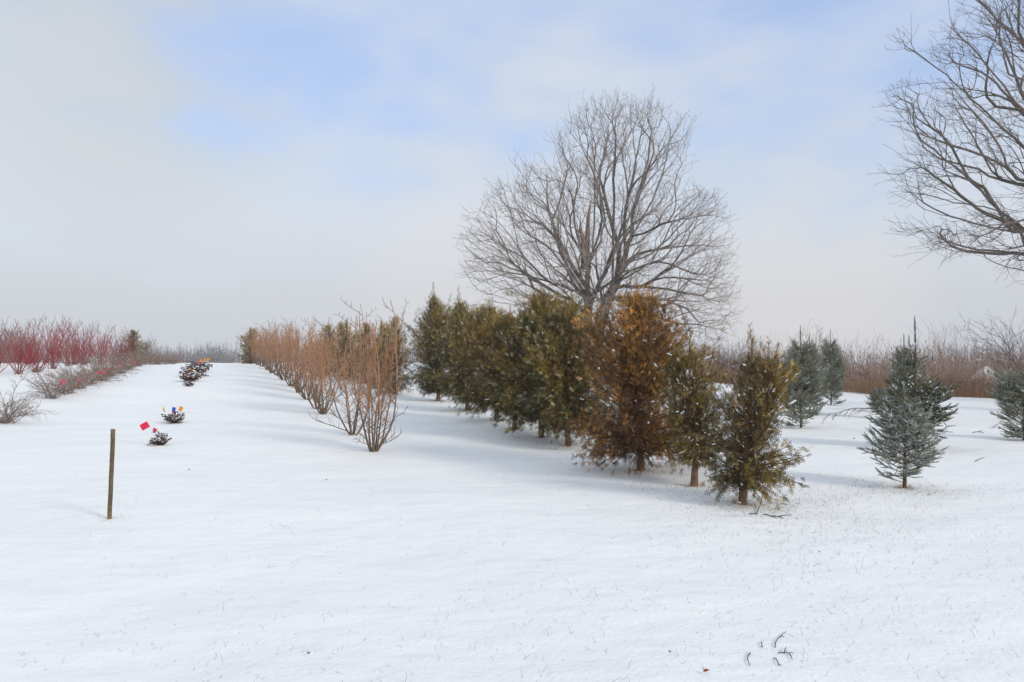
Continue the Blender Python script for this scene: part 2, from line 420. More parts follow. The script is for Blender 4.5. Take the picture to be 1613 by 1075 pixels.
def clumped(pts, m, sig, rg, keep=1.0):
    q = pts[rg.integers(0, len(pts), m)]
    return q+rg.normal(size=(m, 3))*sig
def build_big_maple():
    rg = np.random.default_rng(11); Y = 40.0
    b0 = P(930, 563, Y); gz = T(b0[0], Y); base = np.array((b0[0], Y, gz))
    s = Skel(); s.node(base-np.array((0, 0, 0.3)), -1)
    def pl(l, dz0=0, dz1=0):
        n = len(l); return [P(x, y, Y+dz0+(dz1-dz0)*(i+1)/n) for i, (x, y) in enumerate(l)]
    t1 = s.line(pl([(928, 540), (926, 505), (925, 471), (925, 440), (926, 417)]), 0, 0, 3)
    t1b = s.line(pl([(934, 393), (936, 339), (938, 292), (934, 237), (930, 198), (924, 165)], 0, -0.6), t1[-1], 1, 3, 0.02, rg)
    t2 = s.line(pl([(940, 535), (947, 505), (958, 470), (973, 444)], 0, 0.5), 0, 0, 3)
    def lm(l, par, a, b, tier=1): return s.line(pl(l, a, b), par, tier, 3, 0.025, rg)
    lm([(901, 370), (895, 331), (872, 276), (846, 240)], t1[-1], 0, -1.2)
    lm([(897, 425), (884, 401), (868, 366), (829, 339), (798, 290)], t1[-7], 0, 1.6)
    lm([(893, 452), (864, 444), (829, 409), (790, 354), (750, 328)], t1[-7], 0, -2)
    lm([(895, 472), (829, 432), (778, 390), (726, 372)], t1[-9], 0, 2.4)
    lm([(885, 476), (817, 444), (739, 417)], t1[-9], 0, -3.2)
    lm([(880, 492), (837, 483), (778, 464), (733, 452)], t1[-10], 0, 0.8)
    lm([(905, 450), (880, 380), (862, 330), (822, 262)], t1[-6], 0, 3.0)
    lm([(915, 400), (905, 350), (900, 305), (882, 262)], t1[-3], 0, -2.5)
    lm([(945, 380), (952, 330), (925, 250), (885, 190)], t1[-1], 0, 2.0)
    r1 = lm([(989, 386), (1008, 350), (1028, 315), (1048, 257), (1059, 214), (1086, 174)], t2[-1], 0.5, 1.5)
    lm([(964, 440), (966, 370), (968, 284), (970, 218), (956, 155)], t2[-4], 0.3, -1.0)
    lm([(985, 339), (1001, 257), (1012, 198), (1024, 158)], r1[1], 0, -1.8)
    lm([(1000, 330), (1030, 240), (1045, 170)], r1[3], 0.5, 3.0)
    lm([(1022, 365), (1052, 350), (1110, 339), (1149, 325)], r1[3], 0.5, -1.6)
    lm([(1005, 401), (1063, 390), (1130, 386), (1158, 372)], r1[0], 0.5, 2.8)
    lm([(990, 430), (1036, 413), (1091, 429), (1153, 444)], t2[-1], 0.5, -2.6)
    lm([(993, 452), (1052, 456), (1110, 472), (1163, 497)], t2[-2], 0.5, 0.6)
    lm([(1000, 480), (1044, 503), (1130, 528)], t2[-4], 0.5, 2.5)
    lm([(1010, 470), (1044, 480), (1120, 510)], t2[-4], 0.5, -3.5)
    lm([(975, 400), (960, 340), (945, 280), (905, 205)], t2[-2], 0.5, 3.4)
    lm([(1010, 380), (1050, 330), (1085, 300), (1125, 305)], r1[2], 0.5, 3.6)
    lm([(1000, 370), (1040, 320), (1080, 262), (1100, 252)], r1[4], 0.5, -0.5)
    poly = [(720, 362), (733, 322), (762, 300), (798, 268), (826, 248), (850, 236), (872, 268), (893, 292), (885, 240), (866, 215), (880, 172), (905, 166), (940, 143),
            (1000, 146), (1060, 160), (1090, 172), (1092, 200), (1076, 240), (1096, 254), (1062, 280), (1078, 292), (1120, 297), (1142, 315), (1158, 345), (1160, 400), (1166, 450), (1168, 495), (1150, 545),
            (1080, 545), (1000, 500), (870, 500), (800, 480), (736, 458), (722, 410)]
    args = (940, 380, 215, 240)
    hub = P(938, 500, Y); kw = dict(hub=hub, rb=1.6)
    s.grow(crown_points(poly, Y, 5.4, 230, rg, *args), 0.40, 1.2, 0.55, 2, rg, jit=0.06, curve=0.6, **kw)
    cl = crown_points([(940+(x-940)*0.95, 380+(y-380)*0.95) for x, y in poly], Y, 5.0, 640, rg, *args, shell=0.8)
    s.grow(clumped(cl, 1500, 0.28, rg), 0.26, 1.1, 0.36, 3, rg, jit=0.06, curve=0.5, **kw)
    s.grow(clumped(cl, 6200, 0.28, rg), 0.12, 0.8, 0.28, 4, rg, jit=0.06, **kw)
    r = s.radii(0.0085, 0.42)
    tier = np.array(s.tier)
    sel = np.where((tier == 0), 0, 1)
    tr, cr = Geo(), Geo()
    dark = np.array((0.110, 0.088, 0.072)); pale = np.array((0.35, 0.305, 0.275))
    def colf(p, r): 
        t = (np.clip((r-0.010)/0.05, 0, 1)**0.7)[:, None]; return pale*(1-t)+dark*t
    s.mesh([tr, cr], r, colf, lambda r: np.where(r > 0.12, 8, np.where(r > 0.03, 5, 3)), sel)
    par = np.array(s.par); has = np.zeros(len(par), bool); has[par[par >= 0]] = True
    p = np.array(s.p); D = np.array(s.dir)
    m = (tier >= 3) & ((~has) | (rg.random(len(par)) < 0.22))
    dd = nrm(D[m]+rnd_dirs(rg, m.sum())*0.55+np.array((0, 0, 0.2)))
    twigs_on(cr, p[m], dd, 0.36, 0.0068, pale*1.15, rg, TW)
    root = empty('maple_tree', base, 'huge bare old maple with two trunks and broken stubs standing behind the cedar row', 'tree')
    tr.build('trunk', BARK, root, True, base); cr.build('crown', BARK, root, False, base)
    for (x0, y0, x1, y1, r0, bend) in ((919, 425, 913, 354, 0.17, 0.1), (926, 420, 930, 319, 0.15, -0.1)):
        a = P(x0, y0, Y-0.15); b = P(x1, y1, Y-0.3); g = Geo()
        pts = [a+(b-a)*t+np.array((bend*math.sin(t*3), 0, 0)) for t in np.linspace(0, 1, 8)]
        rr = np.array([r0, r0*0.95, r0*0.9, r0*0.82, r0*0.7, r0*0.6, r0*0.45, 0.015])
        g.poly(pts, rr, np.linspace((0.13, 0.10, 0.08), (0.27, 0.16, 0.09), 8), 8)
        g.poly([pts[6]+(0.04, 0, -.1), b+(0.06, 0, 0.12)], [0.05, 0.005], (0.3, 0.17, 0.09), 5)
        g.poly([pts[5], pts[5]+(-0.14, 0, 0.3)], [0.05, 0.008], (0.3, 0.17, 0.09), 5)
        g.build('broken_stub', BARK, root, False, base)
build_big_maple()

def build_right_maple():
    rg = np.random.default_rng(21); Y = 22.0
    bx = (1830-CX)/F*Y; base = np.array((bx, Y, T(bx, Y)))
    s = Skel(); s.node(base-np.array((0, 0, 0.3)), -1)
    def pl(l, a=0, b=0):
        n = len(l); return [P(x, y, Y+a+(b-a)*(i+1)/n) for i, (x, y) in enumerate(l)]
    t = s.line(pl([(1828, 560), (1825, 470), (1818, 400), (1812, 330), (1815, 250), (1812, 150), (1800, 30), (1810, -120), (1800, -260)]), 0, 0, 3)
    def lm(l, par, a, b): return s.line(pl(l, a, b), par, 1, 3, 0.018, rg)
    A = lm([(1740, 300), (1680, 275), (1613, 232), (1566, 190), (1530, 155), (1503, 130), (1457, 92), (1415, 66)], t[10], 0, -0.8)
    lm([(1578, 213), (1543, 202), (1510, 190), (1474, 179), (1392, 176)], A[8], -.3, 0.5)
    lm([(1613, 285), (1585, 262), (1525, 238), (1440, 208), (1400, 196)], A[5], -.2, -1.4)
    C = lm([(1730, 385), (1670, 372), (1613, 363), (1560, 340), (1530, 320), (1503, 300), (1450, 262), (1392, 228)], t[7], 0, 1.0)
    lm([(1575, 362), (1514, 346), (1470, 335), (1445, 323), (1400, 300)], C[7], 0.3, -0.6)
    lm([(1560, 318), (1520, 270), (1490, 220), (1455, 195)], C[8], 0.3, 2)
    lm([(1740, 410), (1680, 402), (1613, 400), (1560, 399), (1503, 395), (1445, 375), (1402, 347)], t[6], 0, -0.5)
    lm([(1760, 450), (1690, 440), (1613, 427), (1578, 419)], t[5], 0, 1.2)
    Fm = lm([(1740, 250), (1670, 215), (1613, 179), (1585, 150), (1560, 124), (1514, 92), (1497, 55)], t[13], 0, 0.7)
    lm([(1600, 120), (1590, 60), (1560, 15), (1540, -20)], Fm[7], 0.2, -1)
    lm([(1700, 120), (1613, 70), (1570, 30), (1530, -15)], t[17], 0, 1)
    lm([(1720, 60), (1650, -10), (1580, -60)], t[19], 0, -1)
    lm([(1660, 110), (1640, 40), (1600, -30)], t[16], 0, 2)
    lm([(1730, 330), (1660, 300), (1600, 290), (1540, 268), (1480, 250), (1420, 240)], t[9], 0, 2.2)
    lm([(1730, 360), (1650, 330), (1590, 310), (1500, 330)], t[8], 0, -2.4)
    for d in range(9):
        a = rg.uniform(-1.2, 2.0); l = rg.uniform(3, 5.5); q = t[rg.integers(9, 24)]
        p0 = s.p[q]; dr = nrm(np.array((math.cos(a), math.sin(a)*rg.choice([-1, 1]), rg.uniform(0.3, 0.9))))
        s.line([p0+dr*l*0.4, p0+dr*l*0.75+(0, 0, 0.3), p0+dr*l+(0, 0, 0.8)], q, 1, 3)
    poly = [(1400, 48), (1425, 62), (1470, 85), (1500, 70), (1488, 40), (1520, 8), (1530, -90), (1800, -160), (1800, 430), (1640, 436), (1590, 424), (1590, 405), (1500, 402), (1440, 382), (1398, 352),
            (1394, 335), (1440, 350), (1490, 340), (1440, 318), (1410, 290), (1388, 262), (1386, 225), (1396, 200), (1388, 165), (1420, 125), (1470, 128), (1480, 110), (1440, 92), (1408, 78)]
    args = (1660, 200, 300, 330)
    hub = P(1850, 420, Y); kw = dict(hub=hub, rb=1.3)
    s.grow(crown_points(poly, Y, 3.4, 260, rg, *args), 0.35, 1.4, 0.4, 2, rg, jit=0.07, curve=0.6, **kw)
    cl = crown_points([(1660+(x-1660)*0.97, y) for x, y in poly], Y, 3.0, 230, rg, *args, shell=0.4)
    s.grow(clumped(cl, 1200, 0.24, rg), 0.24, 1.2, 0.24, 3, rg, jit=0.07, curve=0.5, **kw)
    s.grow(clumped(cl, 3000, 0.20, rg), 0.12, 0.8, 0.18, 4, rg, jit=0.07, **kw)
    back = base+np.array((1.2, 0, 6.5))+rg.normal(size=(700, 3))*np.array((2.2, 2.6, 2.2))
    s.grow(back[back[:, 0] > base[0]-1], 0.3, 0.8, 0.4, 3, rg, jit=0.1)
    r = s.radii(0.0055, 0.36)
    tier = np.array(s.tier); tr, cr = Geo(), Geo()
    dark = np.array((0.07, 0.062, 0.054)); pale = np.array((0.20, 0.17, 0.15))
    def colf(p, r):
        t = np.clip((r-0.007)/0.06, 0, 1)[:, None]; return pale*(1-t)+dark*t
    s.mesh([tr, cr], r, colf, lambda r: np.where(r > 0.06, 8, np.where(r > 0.02, 5, 3)), np.where(tier == 0, 0, 1))
    par = np.array(s.par); has = np.zeros(len(par), bool); has[par[par >= 0]] = True
    p = np.array(s.p); D = np.array(s.dir)
    m = (tier >= 2) & ((~has) | (rg.random(len(par)) < 0.10)); dd = nrm(D[m]+rnd_dirs(rg, m.sum())*0.5+np.array((-.1, 0, 0.15)))
    twigs_on(cr, p[m], dd, 0.30, 0.0042, pale, rg, TW)
    root = empty('maple_tree', base, 'bare maple whose spreading branches reach in over the conifer field from the picture edge', 'tree')
    tr.build('trunk', BARK, root, True, base); cr.build('crown', BARK, root, False, base)
build_right_maple()

# ------------------------------------------------------------------ arborvitae (cedars)
def spray_template(rg, n=8, sub=2):
    """flat fan of scale-leaf twigs, unit length along +Y in the XY plane"""
    V = []; Fq = []; Ft = []; S = []
    def blade(p, d, l, w):
        S.extend([rg.uniform(0.55, 1.5)]*5)
        x = np.array((-d[1], d[0], 0.0)); b = len(V); q = p+d*l*0.5+np.array((0, 0, -0.02*l)); e = p+d*l+np.array((0, 0, -0.08*l))
        V.extend([p-x*w*0.35, p+x*w*0.35, q+x*w*0.5, q-x*w*0.5, e]); Fq.append((b, b+1, b+2, b+3)); Ft.append((b+3, b+2, b+4))
    blade(np.zeros(3), np.array((0, 1.0, 0)), 1.0, 0.04)
    for i in range(n):
        t = 0.12+0.8*i/n; sgn = 1 if i % 2 else -1; l = 0.52*(1-t*0.72)*rg.uniform(0.75, 1.2); a = R(rg.uniform(34, 55))
        d = np.array((math.sin(a)*sgn, math.cos(a), rg.normal()*0.18)); p = np.array((0, t, -0.06*t*t))
        blade(p, d, l, 0.05)
        for j in range(sub):
            s2 = sgn*(1 if j % 2 else -1); a2 = a*sgn+s2*R(rg.uniform(28, 42)); pp = p+d*l*(0.3+0.3*j)
            blade(pp, np.array((math.sin(a2), math.cos(a2), rg.normal()*0.2)), l*rg.uniform(0.35, 0.5), 0.045)
    return np.array(V), [np.array(Fq), np.array(Ft)], np.array(S)
SPR = [spray_template(RG0) for _ in range(5)]
SPR_LO = [spray_template(RG0, 6, 1) for _ in range(3)]
def blob_template(rg):
    v = [(0, 0, 1), (0, 0, -1)]; 
    for zz, rr_ in ((0.55, 0.8), (-0.3, 0.95)):
        for k in range(6): v.append((rr_*math.cos(k*1.047+zz), rr_*math.sin(k*1.047+zz), zz))
    v = np.array(v)*rg.uniform(0.75, 1.2, (14, 1)); f3 = []; f4 = []
    for k in range(6):
        k2 = (k+1) % 6; f3.append((0, 2+k, 2+k2)); f3.append((1, 8+k2, 8+k)); f4.append((2+k, 8+k, 8+k2, 2+k2))
    return v*np.array((1, 1, 0.55)), [np.array(f3), np.array(f4)]
BLB = [blob_template(RG0) for _ in range(4)]
def snow_lumps(g, pos, size, rg, stretch_dirs=None):
    n = len(pos)
    if n == 0: return
    sz = size*rg.lognormal(0, 0.4, n)
    d = stretch_dirs if stretch_dirs is not None else rnd_dirs(rg, n)*np.array((1, 1, 0.2))
    Mx = frames(d, np.tile((0, 0, 1.0), (n, 1)))
    Mx = Mx*np.stack([sz*0.55, sz*rg.uniform(0.9, 1.8, n), sz*0.5], -1)[:, None, :]
    w_ = rg.integers(0, 4, n)
    for i, (tv, tf) in enumerate(BLB):
        m = w_ == i; g.inst(tv, tf, Mx[m], pos[m], SNOWC)

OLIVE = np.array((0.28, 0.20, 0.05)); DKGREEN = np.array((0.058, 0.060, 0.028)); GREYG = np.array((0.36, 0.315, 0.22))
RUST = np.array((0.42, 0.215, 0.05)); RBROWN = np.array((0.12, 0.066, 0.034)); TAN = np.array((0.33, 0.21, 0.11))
def cedar_mesh(seed, H, Rr, clear, nbr, nsp, spray, pal, leaders=1, lean=(0, 0), snow=80, lo=False, droop=0.2, skirt=1.0, apexr=0.10, sparse=0.0, topf=0.93, prof_=(0.60, 0.92, 1.0, 0.76, 0.47, 0.22, 0.06)):
    """returns dict of Geo: trunk, crown, snow ; local origin at ground"""
    rg = np.random.default_rng(seed); tr, fo, sn = Geo(), Geo(), Geo()
    def axis(z, off=(0, 0)): t = z/H; return np.stack([lean[0]*t*t+off[0]*t+0.03*np.sin(z*2.3+seed), lean[1]*t*t+off[1]*t+0.03*np.cos(z*1.9+seed), z], -1)
    zz = np.linspace(-0.1, H*0.93, 12); rt = np.interp(zz, (-0.1, 0.25, H), (0.016*H+0.022, 0.013*H+0.014, 0.006))
    tr.poly(axis(zz), rt, np.linspace((0.17, 0.10, 0.065), (0.20, 0.13, 0.08), 12), 8)
    offs = [(0, 0)]+[tuple(rg.uniform(-0.30, 0.30, 2)) for _ in range(leaders-1)]
    for of in offs[1:]:
        hz = np.linspace(H*0.3, H*rg.uniform(0.82, 0.95), 8); tr.poly(axis(hz, of), np.linspace(0.016, 0.005, 8), (0.2, 0.12, 0.08), 5)
    # direction lobes: uneven outline
    la = rg.uniform(0, 6.28, 10); lz = rg.uniform(0.05, 0.98, 10)*H; lamp = rg.uniform(-0.42, 0.42, 10)
    pos = []; drs = []; ups = []; siz = []; rel = []; hgt = []
    for b in range(nbr):
        t = (b+rg.random())/nbr; t = t**1.25; z0 = clear+(H*topf-clear)*t; th = rg.uniform(0, 6.283)
        prof = Rr*float(np.interp(t, (0, 0.12, 0.35, 0.6, 0.8, 0.93, 1), prof_))
        mod = 1+sum(am*math.exp(-((math.cos(th-a)-1)**2*1.5+((z0-zc)/(0.13*H))**2)) for a, zc, am in zip(la, lz, lamp))
        ln = prof*mod*rg.uniform(0.5, 1.1)
        if rg.random() < 0.08: ln *= rg.uniform(1.15, 1.4)
        el = R(np.interp(t, (0, 0.25, 0.7, 1), (4, 24, 44, 68))+rg.normal()*8)
        of = offs[rg.integers(0, len(offs))] if t > 0.35 else (0, 0)
        p = axis(np.array([z0]), of)[0]; d = np.array((math.cos(th)*math.cos(el), math.sin(th)*math.cos(el), math.sin(el)))
        n = 6; pts = [p]; 
        for k in range(n):
            d = nrm(d+np.array((0, 0, (0.10 if t > 0.2 else -0.06*droop*3)))+rg.normal(size=3)*0.08); pts.append(pts[-1]+d*ln/n)
        pts = np.array(pts); r0 = 0.004+0.007*ln/max(Rr, .1)
        tr.poly(pts, np.linspace(r0, 0.0025, n+1), (0.16, 0.095, 0.06), 3, False)
        ns = max(3, int(nsp*(ln/max(Rr, .1))*rg.uniform(0.7, 1.2)*(1-sparse*rg.random())))
        u = rg.uniform(0.03, 1.0, ns)**0.85; k = np.minimum((u*n).astype(int), n-1); fr = u*n-k
        pp = pts[k]*(1-fr[:, None])+pts[k+1]*fr[:, None]; bd = nrm(pts[k+1]-pts[k])
        side = nrm(np.cross(bd, np.tile((0, 0, 1.0), (ns, 1)))+1e-3)*rg.choice([-1, 1], ns)[:, None]
        dd = nrm(bd*rg.uniform(0.2, 1.1, (ns, 1))+side*rg.uniform(0.0, 0.9, (ns, 1))+np.array((0, 0, 1))*rg.normal(0.30 if t > .3 else -0.35, 0.45, (ns, 1)))
        pp = pp+side*(rg.uniform(0, 0.12, ns)*(0.3+u)*min(1.3, Rr/0.6))[:, None]+np.array((0, 0, 1))*rg.normal(0, 0.045, (ns, 1))+bd*rg.normal(0, 0.04, (ns, 1))
        pos.append(pp); drs.append(dd); ups.append(nrm(side+rg.normal(size=(ns, 3))*0.5)); siz.append(spray*rg.uniform(0.6, 1.25, ns)*(0.75+0.35*(1-t)))
        rel.append(u*ln/Rr); hgt.append(np.full(ns, t)+rg.normal(size=ns)*0.04)
    for of in offs:     # leader tips with short side sprays
        top = axis(np.array([H*(topf-0.07)]), of)[0] if of == (0, 0) else axis(np.array([H*(topf-0.12)]), of)[0]
        hh = (H-top[2])*(1.0 if of == (0, 0) else rg.uniform(0.6, 0.85))
        zz = np.linspace(0, hh, 6); pts = top+np.stack([0.02*np.sin(zz*7+of[0]*9)+lean[0]*0.06*zz/hh, 0*zz, zz], -1); tr.poly(pts, np.linspace(0.005, 0.002, 6), (0.13, 0.085, 0.055), 4)
        nq = int(10+hh/0.018)
        for q in range(nq):
            f = (q+rg.random())/nq; a = q*2.4+rg.normal()*0.3; k = f*4.99; kk = int(k)
            pos.append([pts[kk]+(pts[kk+1]-pts[kk])*(k-kk)]); drs.append([nrm(np.array((math.cos(a), math.sin(a), 0.75+0.6*f)))]); ups.append([rnd_dirs(rg, 1)[0]]); siz.append([min(spray*1.1, 0.45*hh)*(1.05-0.55*f)*rg.uniform(0.6, 1.2)]); rel.append([0.5]); hgt.append([1.0])
    pos = np.concatenate(pos); drs = np.concatenate(drs); ups = np.concatenate(ups); siz = np.concatenate(siz); rel = np.concatenate(rel); hgt = np.concatenate(hgt)
    n = len(pos)
    c1, c2, c3 = pal
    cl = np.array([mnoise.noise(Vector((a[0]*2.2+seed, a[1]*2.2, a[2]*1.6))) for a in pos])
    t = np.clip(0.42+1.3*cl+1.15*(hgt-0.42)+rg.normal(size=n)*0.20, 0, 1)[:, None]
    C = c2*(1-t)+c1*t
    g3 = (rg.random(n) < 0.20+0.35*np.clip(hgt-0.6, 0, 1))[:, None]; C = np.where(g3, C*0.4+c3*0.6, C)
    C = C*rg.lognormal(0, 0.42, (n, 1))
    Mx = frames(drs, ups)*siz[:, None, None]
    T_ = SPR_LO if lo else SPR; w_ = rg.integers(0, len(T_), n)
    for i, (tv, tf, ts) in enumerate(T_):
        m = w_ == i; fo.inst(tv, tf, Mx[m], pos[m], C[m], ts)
    if snow:
        ok = np.where(hgt < 0.8)[0]; q = rg.choice(ok, snow, False if len(ok) > snow else True)
        snow_lumps(sn, pos[q]+drs[q]*siz[q][:, None]*0.4+np.array((0, 0, 0.008)), 0.019, rg, drs[q]*np.array((1, 1, 0.5)))
    return tr, fo, sn
PAL_A = (OLIVE, DKGREEN, GREYG); PAL_R = (RUST, RBROWN, TAN); PAL_B = (OLIVE*1.05, np.array((0.075, 0.068, 0.028)), TAN)
def cedar(base, label, group, **kw):
    tr, fo, sn = cedar_mesh(**kw)
    root = empty('cedar_tree', base, label, 'tree', group, rz=0)
    tr.build('trunk', BARK, root, True); fo.build('crown', LEAF, root)
    if sn.n: sn.build('snow_clumps', SNOWB, root, True)
    return root
ROWG = 'evergreen cedars in the row beside the snowy lane'
#        px   py   apexx apexy  halfw  palette leaders label
rows = [(1172, 797, 1192, 516, 70, PAL_B, 2, 'nearest and smallest cedar of the row, olive brown with a thin bent top'),
        (1092, 768, 1090, 518, 58, PAL_A, 2, 'dull green cedar with a bare trunk between the rusty cedar and the nearest cedar'),
        (1006, 742, 1001, 436, 86, PAL_R, 3, 'rusty orange brown dying cedar in the near part of the row'),
        (894, 703, 903, 466, 62, PAL_A, 3, 'cedar with a thick dark trunk just beyond the rusty cedar'),
        (854, 690, 853, 456, 68, PAL_A, 3, 'second cedar beyond the rusty one, dark green below with much snow caught in it'),
        (813, 677, 800, 484, 48, PAL_B, 2, 'third cedar beyond the rusty one, narrow with a short reddish trunk'),
        (783, 663, 768, 474, 58, PAL_B, 3, 'fourth cedar beyond the rusty one, broad with a golden olive top'),
        (735, 648, 716, 452, 44, PAL_A, 1, 'fifth cedar beyond the rusty one, with a thin spire rising alone'),
        (689, 632, 678, 446, 42, PAL_A, 2, 'last cedar before the gap in the row, dark pointed tree behind the copper shrubs')]
CED = []
for i, (px, py, ax, ay, hw, pal, ld, lab) in enumerate(rows):
    b = G(px, py); Y = b[1]; H = hpx(Y, py, ay); Rr = hpx(Y, hw, 0)*(1.05, 1.10, 1.52, 1.50, 1.42, 1.38, 1.42, 1.38, 1.30)[i]
    CED.append((b, H)); print('cedar', i, b.round(2), 'H', round(H, 2), 'R', round(Rr, 2))
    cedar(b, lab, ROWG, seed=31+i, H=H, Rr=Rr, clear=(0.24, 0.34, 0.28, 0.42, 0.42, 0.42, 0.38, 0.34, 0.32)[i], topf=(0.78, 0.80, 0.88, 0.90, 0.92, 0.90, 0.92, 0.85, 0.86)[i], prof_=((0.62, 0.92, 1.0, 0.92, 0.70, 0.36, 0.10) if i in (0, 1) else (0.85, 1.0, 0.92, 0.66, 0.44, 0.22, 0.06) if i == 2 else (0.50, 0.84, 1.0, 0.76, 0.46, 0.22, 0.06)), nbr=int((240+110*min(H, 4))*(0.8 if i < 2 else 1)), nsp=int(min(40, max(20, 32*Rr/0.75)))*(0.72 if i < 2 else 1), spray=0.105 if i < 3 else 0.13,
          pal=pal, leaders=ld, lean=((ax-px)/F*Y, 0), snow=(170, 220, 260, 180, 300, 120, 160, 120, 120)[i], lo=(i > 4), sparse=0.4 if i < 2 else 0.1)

FARG = 'evergreens in the far part of the row behind the copper shrubs'
far_c = cedar_mesh(71, 3.6, 1.15, 0.2, 330, 12, 0.24, PAL_A, 2, (0, 0), 30, True)
far_d = cedar_mesh(72, 3.4, 1.0, 0.15, 300, 12, 0.24, PAL_B, 3, (0, 0), 30, True)
def far_root(gs, base, label, group, H0, rz=0, s=1):
    root = empty('cedar_tree', base, label, 'tree', group, rz, s)
    gs[0].build('trunk', BARK, root, True); gs[1].build('crown', LEAF, root); gs[2].build('snow_clumps', SNOWB, root, True); return root
protoC = protoD = None
for i, (px, Y, ay, hw, lab) in enumerate([(624, 27.5, 496, 33, 'rightmost evergreen of the clump seen through the copper shrubs, grey green feathery top'),
        (600, 29.5, 506, 33, 'second evergreen from the right in the clump behind the copper shrubs'),
        (576, 31.5, 507, 33, 'middle evergreen in the clump seen through the copper shrubs'),
        (546, 33.5, 505, 33, 'second evergreen from the left in the clump seen through the copper shrubs'),
        (518, 36.0, 510, 33, 'leftmost evergreen in the clump seen through the copper shrubs'),
        (394, 52.0, 516, 24, 'lone dark evergreen on the ridge at the far end of the copper shrub row'),
        (208, 54.0, 519, 27, 'round olive evergreen at the far end of the red dogwoods')]):
    b = GY(px, Y); ybase = HOR+(EYE-b[2])*F/Y; H = hpx(Y, ybase, ay); Rr = hpx(Y, hw, 0)
    g_ = FARG if i < 5 else None
    if i % 2 == 0: s = (Rr/1.1, Rr/1.1, H/3.6)
    else: s = (Rr/0.95, Rr/0.95, H/3.4)
    if i == 0: protoC = far_root(far_c, b, lab, g_, 3.6, 0.4, s)
    elif i == 1: protoD = far_root(far_d, b, lab, g_, 3.4, 1.4, s)
    else:
        o = copy_tree(protoC if i % 2 == 0 else protoD, b, i*1.7, s, lab)
        if not g_: del o['group']

